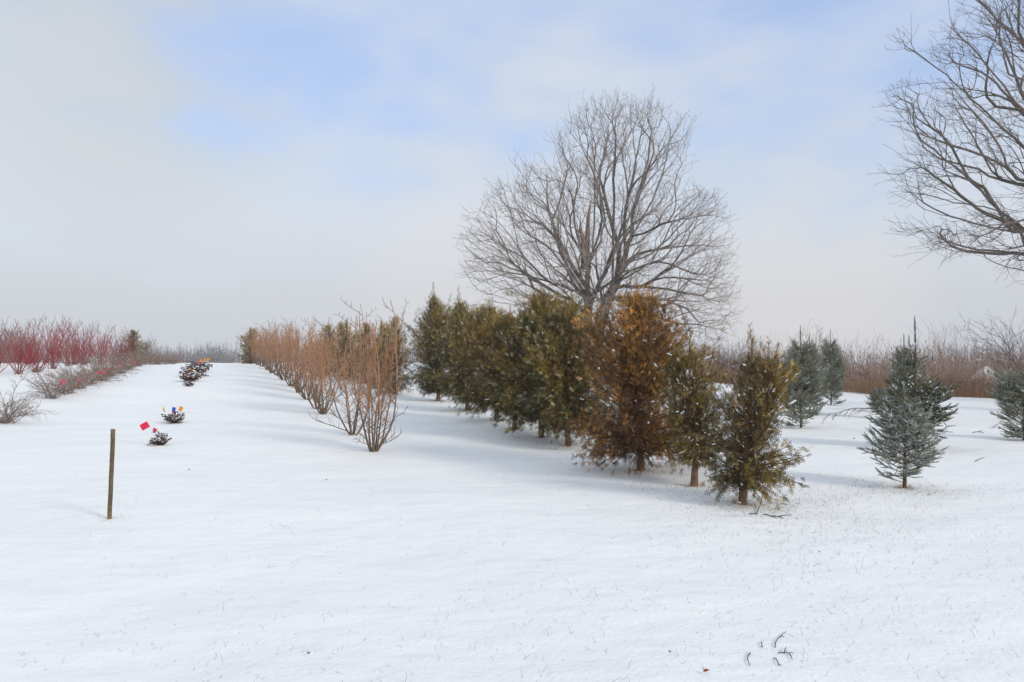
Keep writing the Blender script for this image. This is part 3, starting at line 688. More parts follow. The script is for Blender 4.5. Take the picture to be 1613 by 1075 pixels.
# ------------------------------------------------------------------ spruces
def brush_template(rg, nn=54, ln=0.22):
    """needle-clad shoot along +Y, unit length"""
    V = []; Ft = []
    for i in range(nn):
        t = i/nn; a = rg.uniform(0, 6.28); d = nrm(np.array((math.cos(a), 0.75+0.5*t, math.sin(a)*0.8+0.35))); l = ln*rg.uniform(0.75, 1.1)*(1-0.25*t)
        p = np.array((0, t, 0.0)); x = nrm(np.cross(d, rg.normal(size=3)))*0.026; b = len(V)
        V.extend([p-x, p+x, p+d*l]); Ft.append((b, b+1, b+2))
    return np.array(V), [np.array(Ft)]
BR = [brush_template(RG0) for _ in range(4)]
BR_LO = [brush_template(RG0, 30, 0.24) for _ in range(3)]
def spruce_mesh(seed, H, Rr, clear=0.1, leader=0.18, whorls=8, per=7, shoot=0.11, cols=None, snow=150, lo=False, prof=None, leader2=None, frost=0.3, upper=1.0):
    rg = np.random.default_rng(seed); tr, nd, sn = Geo(), Geo(), Geo()
    cols = cols or (np.array((0.34, 0.35, 0.26)), np.array((0.15, 0.165, 0.105)))
    zz = np.linspace(-0.05, H, 10); tr.poly(np.stack([0.012*np.sin(zz*3+seed), 0.012*np.cos(zz*2.2), zz], -1), np.interp(zz, (0, H), (0.013*H+0.010, 0.004)), (0.115, 0.082, 0.052), 7)
    pos, dr, sz, up, ht = [], [], [], [], []
    body = H*(1-leader)
    def shoots(p0, d, l, t, lvl):
        n = max(2, int(l/(shoot*0.42)))
        pts = [p0]; dd = d
        for k in range(n): dd = nrm(dd+np.array((0, 0, 0.045))+rg.normal(size=3)*0.05); pts.append(pts[-1]+dd*l/n)
        pts = np.array(pts); tr.poly(pts, np.linspace(0.005 if lvl == 0 else 0.003, 0.0015, n+1), (0.15, 0.10, 0.06), 3, False)
        for k in range(n):
            u = (k+0.5)/n
            if u > (0.18 if lvl == 0 else 0.0):
                dloc = nrm(pts[k+1]-pts[k]); pos.append(pts[k]); dr.append(dloc); sz.append(shoot*rg.uniform(0.85, 1.15)); up.append((0, 0, 1.0)); ht.append(t)
            if lvl < 2 and u > 0.2 and l > shoot*1.9 and rg.random() < 0.8:
                dloc = nrm(pts[k+1]-pts[k]); sd = nrm(np.cross(dloc, (0, 0, 1.0)))
                for sg in (-1, 1):
                    if rg.random() < 0.9: shoots(pts[k+1], nrm(dloc*0.75+sd*sg*0.8+np.array((0, 0, rg.normal()*0.18))), l*(1-u*0.75)*rg.uniform(0.36, 0.55), t, lvl+1)
    for wi in range(whorls):
        t = (wi+0.1)/whorls; z0 = clear*H+(body-clear*H)*t
        R_ = Rr*(np.interp(t, *prof) if prof else np.interp(t, (0, 0.15, 0.35, 0.7, 1), (0.72, 0.98, 1.0, 0.62, 0.22)))
        for b in range(int((per+rg.integers(-1, 2))*(upper if t > 0.5 else 1))):
            th = rg.uniform(0, 6.28) if rg.random() < 0.3 else b*6.283/per+wi*0.9+rg.normal()*0.15
            el = R(np.interp(t, (0, 0.4, 1), (4, 20, 48))+rg.normal()*7)
            l = R_*rg.uniform(0.78, 1.1)/max(0.75, math.cos(el))
            shoots(np.array((0, 0, z0+rg.normal()*0.03*H)), np.array((math.cos(th)*math.cos(el), math.sin(th)*math.cos(el), math.sin(el))), l, t, 0)
    lz = np.arange(body*0.88, H-shoot*0.6, shoot*0.22)
    for z_ in lz: pos.append((0, 0, z_)); dr.append((0.0, 0.02, 1.0)); sz.append(shoot*1.5); up.append((1.0, 0, 0)); ht.append(1.0)
    if leader2:
        for (x_, y_, z0, z1) in leader2:
            tr.poly([(x_*0.3, y_*0.3, z0), (x_, y_, z0+0.25), (x_, y_, z1)], [0.008, 0.006, 0.003], (0.15, 0.10, 0.06), 4)
            for z_ in np.arange(z0+0.2, z1, shoot*0.25): pos.append((x_, y_, z_)); dr.append((0.0, 0.02, 1.0)); sz.append(shoot*1.3); up.append((1.0, 0, 0)); ht.append(1.0)
    pos = np.array(pos); dr = np.array(dr); sz = np.array(sz); up = np.array(up)+rg.normal(size=(len(pos), 3))*0.15; n = len(pos)
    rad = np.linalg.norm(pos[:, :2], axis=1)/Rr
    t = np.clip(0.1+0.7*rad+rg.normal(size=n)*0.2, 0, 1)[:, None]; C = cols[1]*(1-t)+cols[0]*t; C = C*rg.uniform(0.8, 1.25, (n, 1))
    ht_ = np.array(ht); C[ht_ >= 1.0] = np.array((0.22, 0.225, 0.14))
    fz = (rg.random(n) < frost)[:, None]; C = np.where(fz, C*0.45+np.array((0.60, 0.62, 0.60))*0.55, C)
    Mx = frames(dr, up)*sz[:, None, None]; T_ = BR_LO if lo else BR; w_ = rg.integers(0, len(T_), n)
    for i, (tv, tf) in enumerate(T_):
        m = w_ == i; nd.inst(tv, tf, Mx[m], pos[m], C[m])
    if snow:
        q = rg.choice(n, min(snow, n), False); snow_lumps(sn, pos[q]+np.array((0, 0, shoot*0.09)), shoot*0.20, rg, dr[q])
    print('spruce shoots', n); return tr, nd, sn
def spruce(base, gs, label, group, rz=0, s=1):
    root = empty('spruce_tree', base, label, 'tree', group, rz, s)
    gs[0].build('trunk', BARK, root, True); gs[1].build('needles', NEEDLE, root)
    if gs[2].n: gs[2].build('snow_clumps', SNOWB, root, True)
    return root
SPG = 'young spruces scattered over the snow'
b = G(1425, 770); H = hpx(b[1], 770, 614); print('F1', b, H)
spruce(b, spruce_mesh(101, H, hpx(b[1], 58, 0), clear=0.13, leader=0.25, whorls=12, per=7, shoot=0.10, frost=0.55, snow=520, prof=((0, 0.12, 0.35, 0.6, 0.85, 1), (0.72, 0.95, 1.0, 0.75, 0.38, 0.16))), 'small frosted blue green spruce in front, closest of the young spruces', SPG)
b = G(1443, 706); H = hpx(b[1], 706, 508); print('F2', b, H)
spruce(b, spruce_mesh(102, H, hpx(b[1], 66, 0), clear=0.10, leader=0.26, whorls=13, per=6, shoot=0.12, snow=520, cols=(np.array((0.17, 0.175, 0.085)), np.array((0.065, 0.075, 0.033))),
       prof=((0, 0.2, 0.42, 0.5, 0.62, 0.82, 1), (0.95, 1.0, 0.85, 0.5, 0.30, 0.26, 0.08)), leader2=[(-0.06, 0.1, H*0.68, H*0.84)], frost=0.28, upper=0.6), 'tall spiky spruce with a long bare double leader, right behind the small frosted spruce', SPG)
gm = spruce_mesh(103, 2.6, 0.9, clear=0.04, leader=0.2, whorls=13, per=8, shoot=0.13, snow=300, lo=True, frost=0.28)
b = G(1262, 675); H = hpx(b[1], 675, 521); s = H/2.6
Fm = spruce(b, gm, 'frosted spruce with a low skirt just beyond the nearest cedar', SPG, 0.5, (hpx(b[1], 42, 0)/0.9, hpx(b[1], 42, 0)/0.9, s))
for (px, py, ty, hw, rz, lab) in ((1276, 652, 528, 30, 2.0, 'spruce half hidden behind the frosted spruce by the cedars'),
                                 (1309, 638, 523, 27, 3.4, 'dark green spruce farthest back, standing close to the brown brush'),
                                 (1425, 664, 531, 34, 4.4, 'spruce mostly hidden behind the tall spiky double leader spruce'),
                                 (1384, 650, 606, 20, 5.3, 'tiny spruce peeking out beside the tall spiky spruce above the fallen branch')):
    b = G(px, py); H = hpx(b[1], py, ty); q = hpx(b[1], hw, 0)/0.9
    copy_tree(Fm, b, rz, (q, q, H/2.6), lab)
b = G(1614, 695)
H = hpx(b[1], 695, 600)
spruce(b, spruce_mesh(104, H, hpx(b[1], 46, 0), clear=0.03, leader=0.1, whorls=12, per=8, shoot=0.12, snow=260, lo=True,
       prof=((0, 0.15, 0.4, 0.75, 1), (0.55, 0.8, 1.0, 1.0, 0.5))), 'rounded dense spruce cut off by the right edge of the field view', SPG)

# ------------------------------------------------------------------ multi-stem shrubs
def cane(rg, p, d, l, n, pull=(0, 0, 0.0), jit=0.05):
    pts = [np.asarray(p, float)]; d = nrm(np.asarray(d, float)); pull = np.asarray(pull)
    for k in range(n): d = nrm(d+pull/n+rg.normal(size=3)*jit); pts.append(pts[-1]+d*l/n)
    return np.array(pts), d
def copper_mesh(seed, H=2.4, W=0.62, stems=11, detail=1.0, tw=1.0):
    rg = np.random.default_rng(seed); st, tg = Geo(), Geo()
    low = np.array((0.17, 0.12, 0.085)); cop = np.array((0.39, 0.195, 0.10)); cop2 = np.array((0.34, 0.215, 0.14))
    SP = []
    for i in range(stems):
        a = i*2.4+rg.normal()*0.3; sp = rg.uniform(0.3, 1.5); h = H*rg.uniform(0.58, 0.95) if i > 1 else H*(1-0.04*i); n = 12
        pts, _ = cane(rg, (math.cos(a)*0.03, math.sin(a)*0.03, -0.04), (math.cos(a)*sp*0.85, math.sin(a)*sp*0.85, 1.0), h*1.03, n, (-math.cos(a)*sp*0.7, -math.sin(a)*sp*0.7, 1.6), 0.06)
        f = rg.uniform(0.8, 1.15); rr = np.interp(np.linspace(0, 1, n+1), (0, 0.4, 1), (0.0165, 0.0095, 0.0048))*f; t = np.linspace(0, 1, n+1)[:, None]
        m_ = np.clip(t*2.4-0.5, 0, 1); C = (low*(1-m_)+cop*m_)*rg.uniform(0.85, 1.15)
        st.poly(pts, rr, C, 5); SP.append((a, pts))
        for k in range(2, n):
            for q in range(2 if 3 < k < 9 else 1):
                if rg.random() > 0.9*detail: continue
                b = rg.uniform(0, 6.28)
                if 3 <= k <= 8 and rg.random() < 0.32:     # upright side shoots
                    l = min((H*rg.uniform(0.5, 0.98)-pts[k][2]), H*0.5); 
                    if l < 0.15: continue
                    p2, dd = cane(rg, pts[k], (math.cos(b)*0.9, math.sin(b)*0.9, 0.5), l, 7, (-math.cos(b)*0.4, -math.sin(b)*0.4, 3.5), 0.05)
                    st.poly(p2, np.linspace(0.0068, 0.0038, 8), (cop*0.8+cop2*0.2)*rg.uniform(0.8, 1.2), 4, False); js = (1, 2, 3, 4, 5, 6)
                else:
                    l = H*rg.uniform(0.07, 0.20); p2, dd = cane(rg, pts[k], (math.cos(b), math.sin(b), 0.45), l, 4, (0, 0, 0.7), 0.15)
                    st.poly(p2, np.linspace(0.006, 0.0035, 5), (low*1.1 if k < 4 else cop2)*rg.uniform(0.8, 1.2), 3, False); js = (2, 3, 4)
                for j in js:
                    for sg in (-1, 1):
                        if rg.random() < 0.7*detail:
                            e = nrm(np.cross(dd, rnd_dirs(rg, 1)[0]))*sg
                            p3, _ = cane(rg, p2[j], dd*0.5+e, rg.uniform(0.03, 0.11), 2, (0, 0, 0.5), 0.2)
                            tg.poly(p3, (0.004, 0.0035, 0.003), (cop2 if k > 3 else low*1.2)*rg.uniform(0.7, 1.2), 3, False)
    for i in range(int(6*tw)):   # low spreading dead twigs
        a, sp_ = SP[rg.integers(0, len(SP))]; a += rg.normal()*0.5; p2, dd = cane(rg, sp_[1 if rg.random() < 0.6 else 2], (math.cos(a), math.sin(a), 0.2), rg.uniform(0.22, 0.5), 6, (0, 0, 0.5), 0.16)
        st.poly(p2, np.linspace(0.007, 0.0035, 7), low*rg.uniform(0.9, 1.3), 4, False)
        twigs_on(tg, p2[2:], np.tile(dd, (5, 1))+rnd_dirs(rg, 5)*0.9*np.array((1, 1, 0.4)), 0.2, 0.004, low*1.2, rg, TW1)
    return st, tg
def shrub(name, base, gs, label, cat, group, rz=0, s=1, m=(None, None), names=('stems', 'crown')):  # the part called crown by default is only the shrub's side twigs
    root = empty(name, base, label, cat, group, rz, s)
    for g_, mm, nm in zip(gs, m, names): g_.build(nm, mm or TWIG, root)
    return root
CPG = 'copper barked shrubs in a row along the snowy lane'
cp = [(588, 713, 483, 0), (556, 686, 500, 1), (509, 653, 508, 2), (499, 645, 514, 1), (484, 630, 512, 3), (470, 619, 506, 0), (460, 609, 509, 2), (448, 600, 508, 3), (438, 593, 511, 1), (429, 588, 513, 2), (421, 583, 511, 0), (413, 580, 514, 3), (406, 577, 517, 2)]
words = ['nearest copper shrub of its row, wide open vase of upright stems', 'second copper shrub of its row, close behind the nearest with a long low side branch', 'third copper shrub of its row, with thick clustered stems',
         'fourth copper shrub from the near end, close behind the third', 'fifth copper shrub from the near end of its row', 'sixth copper shrub from the near end of its row', 'seventh copper shrub from the near end of its row',
         'eighth copper shrub from the near end of its row', 'ninth copper shrub from the near end of its row', 'tenth copper shrub, in the dense pinkish far end of the row', 'eleventh copper shrub, in the dense pinkish far end of the row',
         'twelfth copper shrub, in the dense pinkish far end of the row', 'last copper shrub of the row, beside the dark evergreen on the ridge']
protos = {}; lastY = 0
for i, (px, py, ty, v) in enumerate(cp):
    if i < 7: b = G(px, py)
    else: b = GY(px, lastY+2.9)
    lastY = b[1]; py2 = HOR+(EYE-b[2])*F/b[1]; H = hpx(b[1], py2, ty); print('copper', i, b.round(2), round(py2), round(H, 2)); H *= 1.07
    if v not in protos:
        g2 = copper_mesh(200+v, 2.4, stems=(10, 8, 12, 12)[v])
        if v == 1: 
            rg = np.random.default_rng(3); p2, dd = cane(rg, (0, 0, 0.02), (-0.9, 0.05, 0.3), 1.1, 9, (0, 0, 0.1), 0.09); g2[0].poly(p2, np.linspace(0.011, 0.004, 10), (0.16, 0.12, 0.09), 4)
            twigs_on(g2[1], p2[3:], np.tile(dd, (7, 1))+rnd_dirs(rg, 7)*0.8+np.array((0, 0, 0.5)), 0.22, 0.0042, (0.17, 0.12, 0.09), rg, TW1)
        protos[v] = shrub('copper_shrub', b, g2, words[i], 'shrub', CPG, i*0.7, H/2.4)
    else: copy_tree(protos[v], b, i*1.3, (H/2.4*(1.0 if i < 6 else 1.2), H/2.4*(1.0 if i < 6 else 1.2), H/2.4), words[i])

# red twig dogwoods
def dogwood_mesh(seed, stems=70, H=2.0):
    rg = np.random.default_rng(seed); st, tg = Geo(), Geo(); red = np.array((0.27, 0.032, 0.045)); base_c = np.array((0.20, 0.09, 0.06)); grey = np.array((0.22, 0.115, 0.115))
    for i in range(stems):
        a = rg.uniform(0, 6.28); sp = rg.uniform(0.1, 1.4); h = H*rg.uniform(0.45, 1.15)*(1+0.1*sp); n = 7
        o = rg.normal(size=2)*0.07
        pts, _ = cane(rg, (o[0], o[1], -0.03), (math.cos(a)*sp, math.sin(a)*sp, 1.0), h, n, (0, 0, 0.5), 0.07)
        cc = red*rg.uniform(0.75, 1.3) if rg.random() < 0.85 else base_c*1.3
        t = np.linspace(0, 1, n+1)[:, None]; C = base_c*(1-np.clip(t*4, 0, 1))+cc*np.clip(t*4, 0, 1)*(1-np.clip(t*2.2-1.2, 0, 1))+grey*np.clip(t*2.2-1.2, 0, 1)
        st.poly(pts, np.linspace(0.011, 0.005, n+1), C, 3)
        for k in range(2, n):
            for q in range(2):
                b = rg.uniform(0, 6.28); p2, dd = cane(rg, pts[k], (math.cos(b)*0.8, math.sin(b)*0.8, 0.9), rg.uniform(0.2, 0.55)*H*0.4, 3, (0, 0, 0.8), 0.1)
                tg.poly(p2, (0.006, 0.0055, 0.0045, 0.0035), C[k]*rg.uniform(0.8, 1.2), 3, False)
    return st, tg
DGG = 'red twig dogwoods on the rise'
dp = [(30, 588, 505, 'leftmost red dogwood, sparse with a pale splayed base'), (58, 585, 498, 'tallest red dogwood with a few long shoots above the rest'), (84, 581, 505, 'third red dogwood from the left edge'), (108, 576, 510, 'fourth red dogwood, in the middle of the red bank'),
      (132, 571, 508, 'fifth red dogwood from the left edge'), (160, 569, 512, 'sixth red dogwood, standing clear above its snowy foot'), (181, 565, 516, 'seventh red dogwood, next to the round olive evergreen'), (-8, 590, 512, 'dogwood cut by the left picture edge, duller than the rest'), (196, 561, 530, 'low orange red dogwood in front of the round evergreen'),
      (45, 572, 512, 'dogwood behind the tallest red one'), (118, 566, 515, 'dogwood at the back of the red bank')]
dpro = {}
for i, (px, py, ty, lab) in enumerate(dp):
    Y = 24+i*1.2 if i < 7 else (23.5, 33, 31, 34)[i-7]
    Y = (32.9, 34.5, 37, 41, 44, 47, 50, 31, 50, 42, 52)[i]
    b = GY(px, Y); py2 = HOR+(EYE-b[2])*F/Y; H = hpx(Y, py2, ty)
    if i == 0: print('dogwood', b, py2, H)
    v = i % 3
    q = (H/2.0, H/2.0, H/2.0*1.05)
    if v not in dpro: dpro[v] = shrub('dogwood', b, dogwood_mesh(300+v, (22, 30, 26)[v]), lab, 'shrub', DGG, 0, q)
    else: copy_tree(dpro[v], b, i*1.1, q, lab)

# rose hedge: arching grey brown canes, snow caught in them
def rose_mesh(seed, canes=90, H=0.95, W=0.9, cols=None, tgd=0.30, snow=50):
    rg = np.random.default_rng(seed); st, tg, sn = Geo(), Geo(), Geo(); c1 = np.array((0.25, 0.165, 0.13)); c2 = np.array((0.20, 0.165, 0.145))
    tips = []
    for i in range(canes):
        a = rg.uniform(0, 6.28); sp = rg.uniform(0.2, 1.6); o = rg.normal(size=2)*0.10; n = 8
        pts, _ = cane(rg, (o[0], o[1], -0.02), (math.cos(a)*sp, math.sin(a)*sp, 1.0), rg.uniform(0.6, 1.15)*H*1.15, n, (math.cos(a)*0.5, math.sin(a)*0.5, -0.45), 0.11)
        pts[:, 2] = np.maximum(pts[:, 2], 0.02)
        cc = (c1 if rg.random() < 0.5 else c2)*rg.uniform(0.7, 1.25)
        st.poly(pts, np.linspace(0.008, 0.004, n+1), cc, 3)
        dd = nrm(pts[3:]-pts[2:-1]); m = len(dd); twigs_on(tg, pts[3:], dd+rnd_dirs(rg, m)*0.8, tgd, 0.0042, cc*1.05, rg, TW1)
        tips.append(pts[4:])
    tips = np.concatenate(tips); q = tips[rg.choice(len(tips), snow)]
    snow_lumps(sn, q+rg.normal(size=q.shape)*0.015, 0.014, rg)
    # hips and withered leaves
    q = tips[rg.choice(len(tips), 60)]+rg.normal(size=(60, 3))*0.05; Mx = frames(rnd_dirs(rg, 60), rnd_dirs(rg, 60))*rg.uniform(0.008, 0.02, (60, 1, 1)); 
    for i in range(4): tg.inst(BLB[i][0], BLB[i][1], Mx[i::4], q[i::4], np.array([(0.10, 0.07, 0.055)])*np.ones((len(q[i::4]), 3)))
    return st, tg, sn
RSG = 'snow flecked rose bushes in the long hedge'
rp = [(12, 668, 52, 'nearest rose bush of the hedge, cut by the left picture edge'), (83, 629, 50, 'second rose bush, with a stout grey leaning stem at its foot'), (106, 622, 40, 'third rose bush, brownish low mound below a pink ribbon'), (125, 613, 46, 'fourth rose bush, open grey twigs'),
      (143, 606, 44, 'fifth rose bush, under a pair of pink ribbons'), (160, 600, 40, 'sixth rose bush from the near end of the hedge'), (176, 594, 38, 'seventh rose bush from the near end of the hedge'), (191, 588, 36, 'eighth rose bush from the near end of the hedge'),
      (204, 583, 34, 'ninth rose bush from the near end of the hedge'), (217, 578, 30, 'tenth rose bush, below the round evergreen'), (229, 574, 27, 'eleventh rose bush, on the far slope'), (240, 571, 24, 'twelfth rose bush, on the far slope'), (251, 569, 21, 'thirteenth rose bush, near the ridge'),
      (262, 567, 18, 'fourteenth rose bush, at the ridge'), (273, 566, 15, 'last small rose bush of the hedge, vanishing over the ridge')]
rpro = {}; rosepos = []
Ys = [16.9, 22.5, 23.8, 25.3, 27, 29, 31.5, 34.5, 37.5, 40.5, 43.5, 46.5, 49.5, 52.5, 55.5]
for i, (px, py, hp, lab) in enumerate(rp):
    b = GY(px, Ys[i]); py2 = HOR+(EYE-b[2])*F/Ys[i]; H = max(0.75, hpx(Ys[i], hp*0.88, 0)); rosepos.append((b, H)); print('rose', i, b.round(2), round(py2), round(H, 2))
    v = i % 3; q = (H/0.72*0.76, H/0.72*0.76, H/0.76)
    if v not in rpro: rpro[v] = shrub('rose_bush', b, rose_mesh(400+v, (46, 44, 60)[v]), lab, 'shrub', RSG, 0.3, q, (TWIG, TWIG, SNOWB), ('stems', 'crown', 'snow_clumps'))  # crown here means side twigs with hips and withered leaves
    else: copy_tree(rpro[v], b, i*0.9, q, lab)

# small evergreen bushes with snow on the leaves
def lowbush_mesh(seed, W=0.2, H=0.26, n=46):
    rg = np.random.default_rng(seed); st, lf, sn = Geo(), Geo(), Geo()
    for i in range(n):
        a = rg.uniform(0, 6.28); sp = rg.uniform(0.1, 1.7); pts, d = cane(rg, (rg.normal()*0.025, rg.normal()*0.025, 0), (math.cos(a)*sp, math.sin(a)*sp, 0.75), rg.uniform(0.45, 0.95)*H, 5, (0, 0, 0.2), 0.15)
        st.poly(pts, np.linspace(0.006, 0.003, 6), (0.13, 0.075, 0.05), 3)
        for k in range(2, 6):
            m = 6; dd = nrm(np.tile(d, (m, 1))*0.4+rnd_dirs(rg, m)); Mx = frames(dd, rnd_dirs(rg, m)+np.array((0, 0, 1.0)))*rg.uniform(0.028, 0.045, (m, 1, 1))
            tv = np.array([(-0.28, 0.3, 0.04), (0, 0, 0), (0.28, 0.3, 0.04), (0.22, 0.75, 0), (0, 1, -0.06), (-0.22, 0.75, 0)]); tf = [np.array([(0, 1, 2, 3), (0, 3, 4, 5)])]
            c = np.where(rg.random((m, 1)) < 0.35, np.array((0.17, 0.06, 0.035)), np.array((0.055, 0.045, 0.035)))
            if k < 3: c = np.tile((0.22, 0.075, 0.04), (m, 1))
            lf.inst(tv, tf, Mx, np.tile(pts[k], (m, 1)), c)
        snow_lumps(sn, pts[3:]+np.array((0, 0, 0.014)), 0.019, rg)
    return st, lf, sn
LBG = 'low snow dusted bushes along the lane centre'
lb = [(253, 702, 26, 'low snowy bush with reddish leaf litter at its foot, beside the large red flag'), (275, 667, 24, 'low dark bush ringed by thin orange and blue flags'), (298, 609, 13, 'flat sparse tuft, first of the distant flagged bushes'),
      (300, 601, 24, 'bushy distant shrub with a red flag at its left foot'), (306, 594, 28, 'distant low bush below the blue flag'), (311, 587, 24, 'distant low bush between yellow flags'), (317, 581, 18, 'farthest low bush, at the head of the flagged line')]
lpro = {}; LB = []
for i, (px, py, hp, lab) in enumerate(lb):
    b = G(px, py, hi=48) ; H = hpx(b[1], hp, 0); LB.append((b, H)); v = i % 2; s = H/0.30; print('low', i, b.round(2), round(H, 2))
    sx = s*(1.25 if i == 1 else 1.0)*(0.9 if i < 3 else 1.15)
    if v not in lpro: lpro[v] = shrub('low_bush', b, lowbush_mesh(500+v), lab, 'shrub', LBG, 0, (sx, sx, s), (TWIG, LEAF, SNOWB), ('stems', 'leaves', 'snow_clumps'))
    else: copy_tree(lpro[v], b, i, (sx, sx, s), lab)

# ------------------------------------------------------------------ marking flags, ribbons, stake
def flag_mesh(g, w, h, c, rg, curl=0.25):
    nx = 7; ny = 5; V = []
    for i in range(nx):
        for j in range(ny):
            u = i/(nx-1); v = j/(ny-1); V.append((u*w*(0.98-0.1*curl), curl*w*0.35*math.sin(u*3.6+v*1.3), (v-0.5)*h-0.15*u*u*h*curl))
    f = [(i*ny+j, (i+1)*ny+j, (i+1)*ny+j+1, i*ny+j+1) for i in range(nx-1) for j in range(ny-1)]
    V = np.array(V); n = len(V); V2 = V+np.array((0, 0.0015, 0)); f2 = [tuple(n+q for q in a[::-1]) for a in f]
    g.add(np.concatenate([V, V2]), [np.array(f+f2)], c)
def marking_flag(px, py, fx, fy, w, h, c, lab, rz=0.0, c2=None, ang=0.0, Y=None, group='wire marking flags by the low bushes'):
    rg = np.random.default_rng(int(px*7+py)); b = G(px, py, hi=48) if Y is None else GY(px, Y); top = P(fx, fy, b[1]+0.02)-b
    root = empty('marking_flag', b, lab, 'flag', group)
    g = Geo(); g.poly([(0, 0, -0.03), top*0.5+(0.004, 0, 0), top+(0, 0, h*0.5)], 0.0018, (0.45, 0.45, 0.45), 4); g.build('wire', TWIG, root)
    cs = [c]+([c2] if c2 else [])
    for k, cc in enumerate(cs):
        g = Geo(); flag_mesh(g, w*(1-0.35*k), h*(1-0.3*k), cc, rg); o = g.build('flag_sheet', CLOTH, root); o.location = tuple(top+np.array((0, 0.003*k, -k*h*0.75))); o.rotation_euler = (0, ang, rz+k*0.6)
REDF = (0.85, 0.04, 0.12); BLUF = (0.05, 0.12, 0.60); YELF = (0.85, 0.42, 0.03); PNKF = (0.85, 0.10, 0.20)
s9 = LB[0][0][1]
marking_flag(244, 700, 234, 668, 0.15, 0.115, REDF, 'large bright red flag leaning over with a small second sheet, nearest of the flags', math.pi+0.3, None, 0.5)
marking_flag(246, 701, 241, 676, 0.075, 0.055, (0.8, 0.06, 0.07), 'small red and blue flag directly under the large red flag', 0.3, BLUF, 0.5)
marking_flag(265, 664, 257, 646, 0.03, 0.12, YELF, 'folded yellow flag on a leaning wire, left of the dark low bush', 0.4, None, -0.4)
marking_flag(272, 662, 271, 645, 0.08, 0.11, BLUF, 'blue and red flag standing over the dark low bush', 0.5, (0.7, 0.04, 0.1), 0.2)
marking_flag(283, 662, 282, 643, 0.09, 0.11, YELF, 'orange yellow folded flag at the right of the dark low bush', 0.5, None, 0.5)
for k, (px, fy, Y, c, lab) in enumerate(((292, 592, LB[3][0][1]-.3, REDF, 'red flag at the foot of the distant bushy shrub'), (300, 583, LB[3][0][1]+.3, YELF, 'yellow flag in the middle of the distant bushy shrub'),
        (309, 577, LB[4][0][1], BLUF, 'blue flag among the distant flagged bushes'), (311, 571, LB[4][0][1]+1, PNKF, 'pink flag beside the distant blue flag'), (315, 568, LB[5][0][1], YELF, 'yellow flag left of the last two, on the distant bushes'),
        (321, 567, LB[5][0][1]+1, YELF, 'second yellow flag from the ridge end'), (326, 566, LB[6][0][1]+1, YELF, 'last yellow flag, closest to the ridge'))):
    b = GY(px, Y); py = HOR+(EYE-b[2])*F/Y
    sz = 0.085*Y/26
    marking_flag(px, py, px, fy, sz, sz, c, lab, 0.3, None, 0.2, Y, 'distant wire marking flags')
def ribbon(px, py, Y, s, lab, c=PNKF):
    rg = np.random.default_rng(int(px)); p = P(px, py, Y); g = Geo(); flag_mesh(g, s, s*0.9, c, rg, 0.5)
    g.poly([(0, 0, s*0.3), (-s*0.5, 0.0, s*0.15), (-s*0.7, 0.02, -s*0.5)], (s*0.08, s*0.1, s*0.06), c, 4)
    o = g.build('marking_ribbon', CLOTH); o.location = tuple(p); o.rotation_euler = (0, 0.2, rg.uniform(-.5, .5)); tag(o, lab, 'ribbon', 'pink ribbons tied in the rose hedge')
for px, py, Y, s, lab in ((98, 601, 22.2, 0.10, 'large pink ribbon on the near rose bushes'), (95, 608, 22.2, 0.06, 'small pink ribbon just below the large near one'), (124, 598, 23.8, 0.08, 'pink ribbon alone between two ribbon pairs'),
                     (151, 587, 25.3, 0.10, 'pink ribbon, left of the tight pair'), (157, 586, 25.4, 0.09, 'pale pink ribbon, middle of the tight pair'), (163, 587, 25.6, 0.09, 'red ribbon at the right of the tight pair'), (169, 582, 27, 0.07, 'small red ribbon just past the tight pair'),
                     (190, 575, 29, 0.08, 'red ribbon on top of the hedge halfway up the slope'), (211, 571, 33, 0.08, 'farthest pink ribbon, high in the hedge')):
    ribbon(px, py, Y, s, lab)
b = G(172.5, 819); tp = P(178.5, 676, b[1]); g = Geo(); ax = tp-b; rg = np.random.default_rng(2)
pts = [b+ax*t+np.array((0, 0, -0.05 if t == 0 else 0))+rg.normal(size=3)*0.0015 for t in np.linspace(0, 1, 10)]
CC = np.array([(0.13, 0.10, 0.055)]*10); CC[0] = (0.30, 0.17, 0.09); CC[-1] = (0.20, 0.15, 0.10)
g.poly(pts, 0.0225, CC, 6); stk = g.build('stake', mat_tint('weathered_wood', nscale=45, namt=0.55, bump=1.0), None, False, b); tag(stk, 'weathered wooden stake standing upright in the open snow', 'stake')

